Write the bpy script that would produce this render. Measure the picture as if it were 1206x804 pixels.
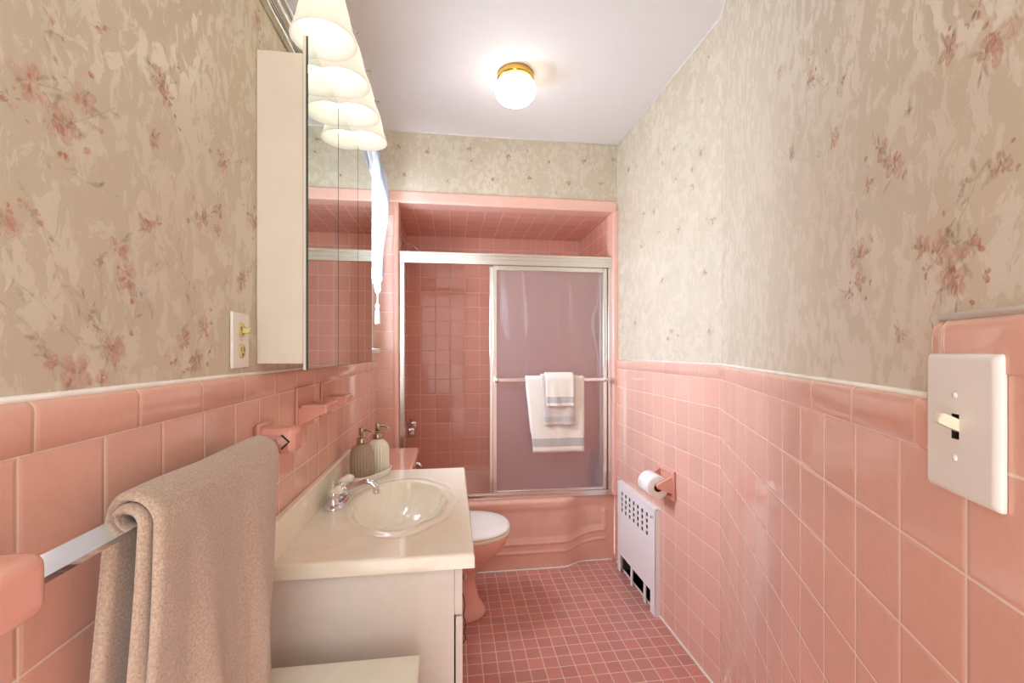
import bpy, bmesh, math, random
from math import sin, cos, pi, radians, sqrt, atan2, exp
from mathutils import Vector, Matrix, Euler

for o in list(bpy.data.objects):
    bpy.data.objects.remove(o, do_unlink=True)
SC = bpy.context.scene
COL = SC.collection

# ------------------------------------------------------------------ camera
CAM_H = 1.285
cd = bpy.data.cameras.new('camera')
cd.sensor_fit = 'HORIZONTAL'
cd.sensor_width = 36.0
cd.lens = 517.79 / 1206 * 36
cd.shift_y = 12.05 / 1206
cd.clip_start = 0.01
cam = bpy.data.objects.new('camera', cd)
COL.objects.link(cam)
cam.location = (0, 0, CAM_H)
cam.rotation_euler = (pi / 2, 0, -0.1364)
SC.camera = cam

# ------------------------------------------------------------------ light / exposure
vs = SC.view_settings
SC.display_settings.display_device = 'sRGB'
vs.view_transform = 'Standard'
vs.look = 'None'
vs.gamma = 1.0
vs.exposure = 0.25
try:
    vs.use_curve_mapping = False
except Exception:
    pass

SC.cycles.transparent_max_bounces = 48      # the overlapping petals of the printed paper
world = bpy.data.worlds.new('world')
SC.world = world
world.use_nodes = True
WORLD_COL = (0.985, 0.985, 1.0)
WORLD_STR = 2.9
bg = world.node_tree.nodes['Background']
bg.inputs[0].default_value = (*WORLD_COL, 1)
bg.inputs[1].default_value = WORLD_STR

BULB_STR = 4.8
SHADE_STR = 0.9
GLOBE_STR = 4.8
WINDOW_W = 50.0


def area(name, loc, rot, size, sy, power, col):
    l = bpy.data.lights.new(name, 'AREA')
    l.shape = 'RECTANGLE'
    l.size = size
    l.size_y = sy
    l.energy = power
    l.color = col
    o = bpy.data.objects.new(name, l)
    o.location = loc
    o.rotation_euler = rot
    COL.objects.link(o)
    return o


# daylight outside the small window in the left wall, shining in (+X)
area('window_daylight', (-0.60, 2.13, 1.75), (0, -pi / 2, 0), 0.80, 0.42, WINDOW_W, (0.72, 0.82, 1.0))

# ------------------------------------------------------------------ constants of the room
T = 0.1095           # wall tile module
XL = -0.4223         # tile face, left wall
XR = 1.0008          # tile face, right wall
YK = 1.5365          # where the right wall bends towards the camera
PHI = 0.4125
YB = 2.5753          # face of the wall that frames the bath
ZC = 2.548           # ceiling
ZN = 1.1822          # lower edge of the cap row
ZT = 1.236           # top of the cap row
PAPER = 0.008        # the paper lies this far behind the tile face
YSH = 3.35           # back wall of the bath alcove
XSL = -0.33
XSR = 0.995
ZSC = 2.15
ND = Vector((-sin(PHI), -cos(PHI), 0))      # along the near right wall, towards the camera
NN = Vector((-cos(PHI), sin(PHI), 0))       # its normal, into the room


def near(t, off=0.0, z=0.0):
    v = Vector((XR, YK, 0)) + ND * t + NN * off
    v.z = z
    return v


# ------------------------------------------------------------------ materials
MATS = {}


def srgb(r, g, b):
    def f(c):
        c /= 255.0
        return c / 12.92 if c <= 0.04045 else ((c + 0.055) / 1.055) ** 2.4
    return (f(r), f(g), f(b), 1.0)


class NT:
    def __init__(s, name):
        s.m = bpy.data.materials.new(name)
        s.m.use_nodes = True
        s.t = s.m.node_tree
        s.t.nodes.clear()
        s.out = s.n('ShaderNodeOutputMaterial')
        MATS[name] = s.m

    def n(s, typ, **kw):
        nd = s.t.nodes.new(typ)
        for k, v in kw.items():
            setattr(nd, k, v)
        return nd

    def l(s, a, b):
        s.t.links.new(a, b)

    def setv(s, sock, v):
        if hasattr(v, 'is_output') or hasattr(v, 'links') and not isinstance(v, (int, float, tuple)):
            s.l(v, sock)
        else:
            sock.default_value = v

    def math(s, op, a, b=0.0, c=0.0, clamp=False):
        nd = s.n('ShaderNodeMath', operation=op)
        nd.use_clamp = clamp
        s.setv(nd.inputs[0], a)
        s.setv(nd.inputs[1], b)
        s.setv(nd.inputs[2], c)
        return nd.outputs[0]

    def ramp(s, v, a, b, lo=0.0, hi=1.0):
        nd = s.n('ShaderNodeMapRange')
        nd.interpolation_type = 'SMOOTHSTEP'
        s.setv(nd.inputs['Value'], v)
        nd.inputs['From Min'].default_value = a
        nd.inputs['From Max'].default_value = b
        nd.inputs['To Min'].default_value = lo
        nd.inputs['To Max'].default_value = hi
        return nd.outputs[0]

    def mix(s, fac, a, b):
        nd = s.n('ShaderNodeMix', data_type='RGBA')
        s.setv(nd.inputs[0], fac)
        s.setv(nd.inputs[6], a)
        s.setv(nd.inputs[7], b)
        return nd.outputs[2]

    def noise(s, vec, scale, detail=3.0, rough=0.5, dist=0.0, out=0):
        nd = s.n('ShaderNodeTexNoise')
        if vec is not None:
            s.l(vec, nd.inputs['Vector'])
        nd.inputs['Scale'].default_value = scale
        nd.inputs['Detail'].default_value = detail
        nd.inputs['Roughness'].default_value = rough
        nd.inputs['Distortion'].default_value = dist
        return nd.outputs[out]

    def coord(s, which='Object', scale=(1, 1, 1)):
        tc = s.n('ShaderNodeTexCoord')
        mp = s.n('ShaderNodeMapping')
        mp.inputs['Scale'].default_value = scale
        s.l(tc.outputs[which], mp.inputs['Vector'])
        return mp.outputs[0]

    def bump(s, h, strength=0.5, dist=1.0):
        nd = s.n('ShaderNodeBump')
        nd.inputs['Strength'].default_value = strength
        nd.inputs['Distance'].default_value = dist
        s.l(h, nd.inputs['Height'])
        return nd.outputs[0]

    def pbr(s, col, rough=0.5, metal=0.0, normal=None, **kw):
        p = s.n('ShaderNodeBsdfPrincipled')
        s.setv(p.inputs['Base Color'], col)
        s.setv(p.inputs['Roughness'], rough)
        s.setv(p.inputs['Metallic'], metal)
        if normal is not None:
            s.l(normal, p.inputs['Normal'])
        for k, v in kw.items():
            s.setv(p.inputs[k], v)
        s.l(p.outputs[0], s.out.inputs[0])
        return p


def tile_mat(name, base, grout, tu=T, tv=T, gw=0.0013, rough=0.08, var=0.045, pillow=0.005, tilt=0.00035,
             tint=None, spec=0.5):
    m = NT(name)
    uv = m.n('ShaderNodeUVMap').outputs[0]
    sp = m.n('ShaderNodeSeparateXYZ')
    m.l(uv, sp.inputs[0])
    u = m.math('DIVIDE', sp.outputs[0], tu)
    v = m.math('DIVIDE', sp.outputs[1], tv)
    fu = m.math('FRACT', u)
    fv = m.math('FRACT', v)
    eu = m.math('MULTIPLY', m.math('SUBTRACT', 0.5, m.math('ABSOLUTE', m.math('SUBTRACT', fu, 0.5))), tu)
    ev = m.math('MULTIPLY', m.math('SUBTRACT', 0.5, m.math('ABSOLUTE', m.math('SUBTRACT', fv, 0.5))), tv)
    e = m.math('MINIMUM', eu, ev)
    mask = m.ramp(e, gw * 0.75, gw * 1.35)          # 0 in the grout, 1 on the tile
    cb = m.n('ShaderNodeCombineXYZ')
    m.l(m.math('FLOOR', u), cb.inputs[0])
    m.l(m.math('FLOOR', v), cb.inputs[1])
    wn = m.n('ShaderNodeTexWhiteNoise', noise_dimensions='2D')
    m.l(cb.outputs[0], wn.inputs['Vector'])
    sc = m.n('ShaderNodeSeparateColor')
    m.l(wn.outputs['Color'], sc.inputs[0])
    lo = tuple(c * (1 - var) for c in base[:3]) + (1,)
    hi = tuple(min(1, c * (1 + var)) for c in base[:3]) + (1,)
    col = m.mix(sc.outputs[0], lo, hi)
    if tint:
        col = m.mix(m.math('MULTIPLY', sc.outputs[1], 0.5), col, tint)
    oc = m.coord('Object')
    mott = m.noise(oc, 60.0, 4.0, 0.6)
    dark = tuple(c * 0.86 for c in base[:3]) + (1,)
    col = m.mix(m.ramp(mott, 0.45, 0.75, 0.0, 0.35), col, dark)
    gn = m.noise(oc, 25.0, 3.0)
    gcol = m.mix(gn, grout, tuple(c * 0.82 for c in grout[:3]) + (1,))
    col = m.mix(mask, gcol, col)
    h1 = m.math('MULTIPLY', m.ramp(e, gw * 0.5, gw + pillow), 0.0012)
    tx = m.math('MULTIPLY', m.math('MULTIPLY', m.math('SUBTRACT', sc.outputs[1], 0.5), fu), tilt)
    ty = m.math('MULTIPLY', m.math('MULTIPLY', m.math('SUBTRACT', sc.outputs[2], 0.5), fv), tilt)
    wav = m.math('MULTIPLY', m.noise(oc, 14.0, 2.0), 0.0012)
    h = m.math('ADD', m.math('ADD', h1, wav), m.math('ADD', tx, ty))
    nrm = m.bump(h, 0.6, 1.0)
    r = m.math('ADD', m.math('MULTIPLY', m.math('SUBTRACT', 1.0, mask), 0.6), rough)
    m.pbr(col, r, 0.0, nrm, **{'Specular IOR Level': spec})
    return m.m


PINK = srgb(229, 179, 160)
PINKD = srgb(236, 174, 152)
GROUT = srgb(246, 226, 206)
tile_mat('wall_tile', PINK, GROUT)
tile_mat('cap_tile', PINK, GROUT, tu=0.1525, tv=10.0, gw=0.0010)
tile_mat('shower_tile', PINKD, srgb(252, 224, 204), var=0.04, gw=0.0015, tilt=0.0005, spec=0.3)
tile_mat('jamb_tile', PINK, GROUT, tu=10.0, tv=T)
tile_mat('floor_tile', srgb(204, 134, 122), srgb(240, 214, 190), tu=0.0627, tv=0.0625, gw=0.0017, rough=0.32,
         var=0.10, pillow=0.003, tilt=0.0001, tint=srgb(188, 134, 126))


def paper_mat():
    m = NT('floral_wallpaper')
    oc = m.coord('Object', (1.0, 1.0, 0.62))
    n1 = m.noise(oc, 36.0, 6.0, 0.64, 0.6)
    n2 = m.noise(oc, 7.0, 2.0, 0.5, 0.3)
    patch = m.ramp(m.math('ADD', n1, m.math('MULTIPLY', m.math('SUBTRACT', n2, 0.5), 0.35)), 0.49, 0.545)
    big = m.noise(m.coord('Object', (1, 1, 0.5)), 3.5, 3.0, 0.6)
    a = m.mix(m.ramp(big, 0.35, 0.7), srgb(208, 195, 170), srgb(202, 190, 166))
    b = m.mix(m.ramp(big, 0.3, 0.7), srgb(219, 208, 186), srgb(214, 204, 183))
    fine = m.noise(m.coord('Object', (1, 1, 3.0)), 220.0, 2.0, 0.6)
    col = m.mix(patch, a, b)
    col = m.mix(m.ramp(fine, 0.45, 0.75, 0, 0.22), col, srgb(190, 172, 148))
    rough = m.math('SUBTRACT', 0.62, m.math('MULTIPLY', patch, 0.32))
    h = m.math('ADD', m.math('MULTIPLY', patch, 0.0005), m.math('MULTIPLY', m.noise(oc, 90.0, 3.0), 0.0006))
    m.pbr(col, rough, 0.0, m.bump(h, 0.5, 1.0), **{'Specular IOR Level': 0.8})


paper_mat()


def print_mat():
    m = NT('wallpaper_print')
    at = m.n('ShaderNodeVertexColor')
    at.layer_name = 'Col'
    oc = m.coord('Object', (1, 1, 0.5))
    ns = m.noise(oc, 150.0, 4.0, 0.65, 0.5)
    al = m.math('MULTIPLY', at.outputs['Alpha'], m.ramp(ns, 0.36, 0.56, 0.15, 1.0), clamp=True)
    p = m.pbr(at.outputs['Color'], 0.5)
    tr = m.n('ShaderNodeBsdfTransparent')
    mx = m.n('ShaderNodeMixShader')
    m.l(al, mx.inputs[0])
    m.l(tr.outputs[0], mx.inputs[1])
    m.l(p.outputs[0], mx.inputs[2])
    m.l(mx.outputs[0], m.out.inputs[0])


print_mat()


def plain(name, col, rough=0.5, metal=0.0, noise_amt=0.06, bump=0.0, bscale=60.0, **kw):
    m = NT(name)
    oc = m.coord('Object')
    n = m.noise(oc, 18.0, 4.0, 0.6)
    c2 = tuple(max(0, c * (1 - noise_amt * 2)) for c in col[:3]) + (1,)
    c = m.mix(m.ramp(n, 0.35, 0.75), col, c2)
    nrm = None
    if bump:
        nrm = m.bump(m.math('MULTIPLY', m.noise(oc, bscale, 3.0), bump), 0.6, 1.0)
    m.pbr(c, rough, metal, nrm, **kw)
    return m.m


plain('ceiling_paint', srgb(232, 228, 224), 0.7, noise_amt=0.008, bump=0.0003, bscale=90)
plain('white_paint', srgb(236, 233, 226), 0.4)
plain('caulk', srgb(242, 236, 224), 0.5)
plain('pink_ceramic', srgb(230, 168, 150), 0.10, noise_amt=0.03)
plain('trim_ceramic', srgb(240, 192, 174), 0.16, noise_amt=0.02)
plain('tub_enamel', srgb(230, 178, 158), 0.14, noise_amt=0.03)
plain('toilet_ceramic', srgb(230, 172, 152), 0.12, noise_amt=0.03)
plain('white_plastic', srgb(238, 234, 226), 0.25, noise_amt=0.02)
plain('cream_plastic', srgb(232, 222, 196), 0.3, noise_amt=0.03)
plain('ivory', srgb(214, 200, 132), 0.3)
plain('cabinet_enamel', srgb(226, 216, 198), 0.35, noise_amt=0.02)
plain('vanity_laminate', srgb(232, 224, 212), 0.34, noise_amt=0.025)
plain('stand_laminate', srgb(238, 234, 216), 0.4, noise_amt=0.02)
plain('white_ceramic', srgb(244, 240, 230), 0.14, noise_amt=0.02)
plain('chrome', srgb(225, 226, 230), 0.06, 1.0, noise_amt=0.01)
plain('satin_metal', srgb(198, 194, 186), 0.28, 1.0, noise_amt=0.03)
plain('aluminium', srgb(232, 230, 224), 0.24, 1.0, noise_amt=0.01)
plain('pump_metal', srgb(176, 160, 140), 0.22, 1.0, noise_amt=0.04)
plain('brass', srgb(226, 184, 96), 0.14, 1.0, noise_amt=0.04)
plain('glass_edge', srgb(62, 84, 78), 0.2)
plain('dark_gap', srgb(40, 34, 32), 0.6)
plain('iron_and_recess_shade', srgb(84, 74, 68), 0.6)
plain('brown_glass', srgb(172, 148, 124), 0.10, noise_amt=0.08)
plain('cream_glass', srgb(234, 226, 204), 0.14, noise_amt=0.02)
plain('radiator_paint', srgb(248, 245, 244), 0.38, noise_amt=0.01, bump=0.0005, bscale=120)
plain('paper_roll', srgb(246, 240, 234), 0.85, bump=0.0004, bscale=200)
plain('cardboard', srgb(150, 112, 80), 0.8)
plain('bottle_dark', srgb(52, 48, 50), 0.3)
plain('bottle_white', srgb(226, 226, 220), 0.35)
plain('grey_cord', srgb(110, 90, 84), 0.5)
plain('picture_glass', srgb(70, 70, 74), 0.1)


def terry(name, c1, c2, bumpy=0.0016, scale=330.0, stripe=False):
    m = NT(name)
    oc = m.coord('Object')
    n = m.noise(oc, scale, 3.0, 0.7)
    n2 = m.noise(oc, 22.0, 3.0, 0.6)
    c = m.mix(m.ramp(n, 0.3, 0.7), c2, c1)
    c = m.mix(m.ramp(n2, 0.4, 0.8, 0.0, 0.25), c, c2)
    m.pbr(c, 0.95, 0.0, m.bump(m.math('MULTIPLY', n, bumpy), 0.7, 1.0), **{'Sheen Weight': 0.4, 'Specular IOR Level': 0.1})
    return m.m


terry('beige_terry', srgb(207, 184, 163), srgb(172, 149, 128))
terry('white_terry', srgb(244, 238, 228), srgb(226, 216, 202), 0.0012)
terry('grey_terry', srgb(222, 212, 204), srgb(198, 186, 178), 0.0012)
terry('silver_band', srgb(212, 208, 202), srgb(164, 160, 154), 0.0014, 420.0)


def marble():
    m = NT('cultured_marble')
    oc = m.coord('Object')
    n = m.noise(oc, 9.0, 5.0, 0.6, 1.6)
    c = m.mix(m.ramp(n, 0.4, 0.7), srgb(246, 238, 218), srgb(243, 232, 207))
    m.pbr(c, 0.10, 0.0, None, **{'Specular IOR Level': 0.55, 'Coat Weight': 0.3})


marble()


def glassy():
    m = NT('mirror')
    m.pbr(srgb(226, 236, 232), 0.015, 1.0)
    # window pane
    m = NT('window_glass')
    tr = m.n('ShaderNodeBsdfTransparent')
    gl = m.n('ShaderNodeBsdfGlossy')
    gl.inputs['Roughness'].default_value = 0.02
    mx = m.n('ShaderNodeMixShader')
    mx.inputs[0].default_value = 0.06
    m.l(tr.outputs[0], mx.inputs[1])
    m.l(gl.outputs[0], mx.inputs[2])
    m.l(mx.outputs[0], m.out.inputs[0])
    # obscure shower glass with faint etched reeds
    m = NT('obscure_glass')
    oc = m.coord('Object')
    sp = m.n('ShaderNodeSeparateXYZ')
    m.l(oc, sp.inputs[0])
    wob = m.noise(m.coord('Object', (1, 1, 0.35)), 5.0, 2.0, 0.5)
    x = m.math('ADD', m.math('MULTIPLY', sp.outputs[0], 46.0), m.math('MULTIPLY', wob, 16.0))
    reed = m.ramp(m.math('SINE', x), 0.55, 0.95)
    zz = m.math('MULTIPLY', m.ramp(sp.outputs[2], 0.62, 0.80), m.ramp(sp.outputs[2], 1.42, 1.15))
    patch = m.ramp(m.noise(m.coord('Object', (1, 1, 0.3)), 6.0, 1.0), 0.45, 0.6)
    etch = m.math('MULTIPLY', m.math('MULTIPLY', reed, zz), patch)
    nz = m.math('MULTIPLY', m.noise(oc, 130.0, 2.0, 0.5), 0.0009)
    nrm = m.bump(nz, 0.5, 1.0)
    rf = m.n('ShaderNodeBsdfRefraction')
    rf.inputs['IOR'].default_value = 1.05
    rf.inputs['Roughness'].default_value = 0.30
    rf.inputs['Color'].default_value = (0.92, 0.88, 0.90, 1)
    m.l(nrm, rf.inputs['Normal'])
    df = m.n('ShaderNodeBsdfDiffuse')
    df.inputs['Color'].default_value = srgb(222, 206, 206)
    tl = m.n('ShaderNodeBsdfTranslucent')
    tl.inputs['Color'].default_value = srgb(214, 200, 204)
    ad = m.n('ShaderNodeMixShader')
    ad.inputs[0].default_value = 0.45
    m.l(df.outputs[0], ad.inputs[1])
    m.l(tl.outputs[0], ad.inputs[2])
    mx = m.n('ShaderNodeMixShader')
    m.l(m.math('ADD', m.math('MULTIPLY', etch, 0.40), 0.28), mx.inputs[0])
    m.l(rf.outputs[0], mx.inputs[1])
    m.l(ad.outputs[0], mx.inputs[2])
    gl = m.n('ShaderNodeBsdfGlossy')
    gl.inputs['Roughness'].default_value = 0.25
    m.l(nrm, gl.inputs['Normal'])
    mx2 = m.n('ShaderNodeMixShader')
    mx2.inputs[0].default_value = 0.10
    m.l(mx.outputs[0], mx2.inputs[1])
    m.l(gl.outputs[0], mx2.inputs[2])
    m.l(mx2.outputs[0], m.out.inputs[0])
    # frosted lamp shade, lit from inside
    m = NT('lamp_glass')
    tl = m.n('ShaderNodeBsdfTranslucent')
    tl.inputs['Color'].default_value = (0.62, 0.58, 0.50, 1)
    df = m.n('ShaderNodeBsdfPrincipled')
    df.inputs['Base Color'].default_value = (0.72, 0.69, 0.63, 1)
    df.inputs['Roughness'].default_value = 0.25
    mx = m.n('ShaderNodeMixShader')
    mx.inputs[0].default_value = 0.55
    m.l(df.outputs[0], mx.inputs[1])
    m.l(tl.outputs[0], mx.inputs[2])
    em = m.n('ShaderNodeEmission')
    em.inputs['Color'].default_value = (1.0, 0.93, 0.82, 1)
    em.inputs['Strength'].default_value = SHADE_STR * 0.38
    ad = m.n('ShaderNodeAddShader')
    m.l(mx.outputs[0], ad.inputs[0])
    m.l(em.outputs[0], ad.inputs[1])
    m.l(ad.outputs[0], m.out.inputs[0])
    for nm, st, cl in (('bulb', BULB_STR, (1.0, 0.86, 0.68, 1)), ('lit_globe', GLOBE_STR, (1.0, 0.90, 0.76, 1))):
        m = NT(nm)
        em = m.n('ShaderNodeEmission')
        em.inputs['Color'].default_value = cl
        em.inputs['Strength'].default_value = st
        m.l(em.outputs[0], m.out.inputs[0])
    # sheer curtain
    m = NT('sheer_fabric')
    oc = m.coord('Object')
    n = m.noise(oc, 260.0, 2.0)
    df = m.n('ShaderNodeBsdfDiffuse')
    df.inputs['Color'].default_value = srgb(206, 208, 214)
    m.l(m.bump(m.math('MULTIPLY', n, 0.0006), 0.5, 1.0), df.inputs['Normal'])
    tl = m.n('ShaderNodeBsdfTranslucent')
    tl.inputs['Color'].default_value = srgb(240, 243, 250)
    mx = m.n('ShaderNodeMixShader')
    mx.inputs[0].default_value = 0.16
    m.l(df.outputs[0], mx.inputs[1])
    m.l(tl.outputs[0], mx.inputs[2])
    tr = m.n('ShaderNodeBsdfTransparent')
    m2 = m.n('ShaderNodeMixShader')
    m2.inputs[0].default_value = 0.02
    m.l(mx.outputs[0], m2.inputs[1])
    m.l(tr.outputs[0], m2.inputs[2])
    m.l(m2.outputs[0], m.out.inputs[0])


glassy()


# ------------------------------------------------------------------ mesh helpers
class MB:
    """collects shapes of ONE object; faces remember their material slot"""

    def __init__(s, *mats):
        s.bm = bmesh.new()
        s.mats = list(mats)
        s.uv = s.bm.loops.layers.uv.new('UVMap')
        s.col = None
        s.smooth = True

    def quad(s, pts, uvs=None, mat=0, smooth=False):
        vs_ = [s.bm.verts.new(p) for p in pts]
        f = s.bm.faces.new(vs_)
        f.material_index = mat
        f.smooth = smooth
        if uvs:
            for lp, u in zip(f.loops, uvs):
                lp[s.uv].uv = u
        return f

    def box(s, a, b, mat=0, bevel=0.0, seg=2, M=None):
        a = Vector(a)
        b = Vector(b)
        r = bmesh.ops.create_cube(s.bm, size=1.0)
        vv = r['verts']
        c = (a + b) / 2
        d = b - a
        for v in vv:
            v.co = Vector((v.co.x * d.x + c.x, v.co.y * d.y + c.y, v.co.z * d.z + c.z))
        fs = set(f for v in vv for f in v.link_faces)
        for f in fs:
            f.material_index = mat
        if bevel > 0:
            es = list(set(e for v in vv for e in v.link_edges))
            r2 = bmesh.ops.bevel(s.bm, geom=es, offset=bevel, segments=seg, affect='EDGES', profile=0.5)
            vv = list(set(r2['verts']) | set(v for v in vv if v.is_valid))
            for f in r2['faces']:
                f.material_index = mat
                f.smooth = True
        if M is not None:
            for v in vv:
                if v.is_valid:
                    v.co = M @ v.co
        return vv

    def grid(s, P, mat=0, close_u=False, close_v=False, uvf=None, smooth=True, flip=False):
        """P[i][j] points"""
        V = [[s.bm.verts.new(p) for p in row] for row in P]
        nu, nv = len(V), len(V[0])
        for i in range(nu if close_u else nu - 1):
            for j in range(nv if close_v else nv - 1):
                i2, j2 = (i + 1) % nu, (j + 1) % nv
                q = [V[i][j], V[i2][j], V[i2][j2], V[i][j2]]
                if flip:
                    q.reverse()
                try:
                    f = s.bm.faces.new(q)
                except ValueError:
                    continue
                f.smooth = smooth
                f.material_index = mat if not callable(mat) else mat(i, j)
                if uvf:
                    for lp in f.loops:
                        lp[s.uv].uv = uvf(lp.vert.co)
        return V

    def cap(s, ring, mat=0, flip=False):
        r = list(ring)
        if flip:
            r.reverse()
        f = s.bm.faces.new(r)
        f.material_index = mat
        return f

    def lathe(s, prof, loc=(0, 0, 0), n=32, mat=0, M=None, rad=None, caps=True):
        """prof: list of (r, z); rad(theta, r, z) optional radius modulation"""
        P = []
        for (r, z) in prof:
            row = []
            for k in range(n):
                a = 2 * pi * k / n
                rr = rad(a, r, z) if rad else r
                v = Vector((rr * cos(a), rr * sin(a), z))
                if M is not None:
                    v = M @ v
                row.append(v + Vector(loc))
            P.append(row)
        V = s.grid(P, mat, close_v=True, flip=True)
        if caps:
            if prof[0][0] > 1e-5:
                s.cap(V[0], mat, flip=True)
            if prof[-1][0] > 1e-5:
                s.cap(V[-1], mat)
        return V

    def tube(s, path, r, n=12, mat=0, caps=True, square=False, rot=0.0, up=Vector((0, 0, 1))):
        path = [Vector(p) for p in path]
        rs = r if isinstance(r, (list, tuple)) else [r] * len(path)
        P = []
        prev = None
        for i, p in enumerate(path):
            a = path[max(0, i - 1)]
            b = path[min(len(path) - 1, i + 1)]
            t = (b - a).normalized()
            if prev is None:
                u = up if abs(t.dot(up)) < 0.95 else Vector((1, 0, 0))
                x = t.cross(u).normalized()
            else:
                x = (prev - t * prev.dot(t)).normalized()
            prev = x
            y = t.cross(x)
            P.append([p + (x * cos(2 * pi * k / n + rot) + y * sin(2 * pi * k / n + rot)) * rs[i] for k in range(n)])
        V = s.grid(P, mat, close_v=True, smooth=not square)
        if caps:
            s.cap(V[0], mat, flip=True)
            s.cap(V[-1], mat)
        return V

    def prism(s, pts, z0, z1, mat=0, ax='z', bevel=0.0):
        """polygon pts (a,b) extruded along axis"""
        def mk(a, b, c):
            return {'z': (a, b, c), 'x': (c, a, b), 'y': (a, c, b)}[ax]
        lo = [s.bm.verts.new(mk(a, b, z0)) for a, b in pts]
        hi = [s.bm.verts.new(mk(a, b, z1)) for a, b in pts]
        fs = []
        n = len(pts)
        fs.append(s.bm.faces.new(lo[::-1]))
        fs.append(s.bm.faces.new(hi))
        for i in range(n):
            fs.append(s.bm.faces.new([lo[i], lo[(i + 1) % n], hi[(i + 1) % n], hi[i]]))
        for f in fs:
            f.material_index = mat
        if bevel:
            es = list(set(e for f in fs[:2] for e in f.edges))
            r2 = bmesh.ops.bevel(s.bm, geom=es, offset=bevel, segments=3, affect='EDGES', profile=0.5)
            for f in r2['faces']:
                f.smooth = True
                f.material_index = mat
        return fs

    def build(s, name, parent=None, kind=None, recalc=True, loc=None):
        if recalc:
            bmesh.ops.recalc_face_normals(s.bm, faces=s.bm.faces[:])
        if loc is not None:
            for v in s.bm.verts:
                v.co -= Vector(loc)
        me = bpy.data.meshes.new(name)
        s.bm.to_mesh(me)
        s.bm.free()
        for m in s.mats:
            me.materials.append(MATS[m])
        o = bpy.data.objects.new(name, me)
        COL.objects.link(o)
        if loc is not None:
            o.location = loc
        if parent is not None:
            o.parent = parent
            if loc is None and parent.location.length > 0:
                # geometry was given in room coordinates
                me.transform(Matrix.Translation(-parent.location))
        if kind:
            o['kind'] = kind
        return o


def thing(name, label, cat, loc, group=None):
    o = bpy.data.objects.new(name, None)
    o.empty_display_size = 0.05
    o.location = loc
    COL.objects.link(o)
    o['label'] = label
    o['category'] = cat
    if group:
        o['group'] = group
    return o


def tag(o, label, cat, group=None):
    o['label'] = label
    o['category'] = cat
    if group:
        o['group'] = group
    return o


def plab(o, label):
    o['label'] = label
    return o


# ------------------------------------------------------------------ wallpaper print (part of the wall meshes)
PINKS = [srgb(234, 194, 172), srgb(230, 182, 160), srgb(236, 204, 186), srgb(224, 170, 148)]
REDS = [srgb(218, 150, 128), srgb(208, 134, 112)]
LEAF = [srgb(186, 174, 150), srgb(190, 178, 154), srgb(178, 166, 144)]


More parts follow.
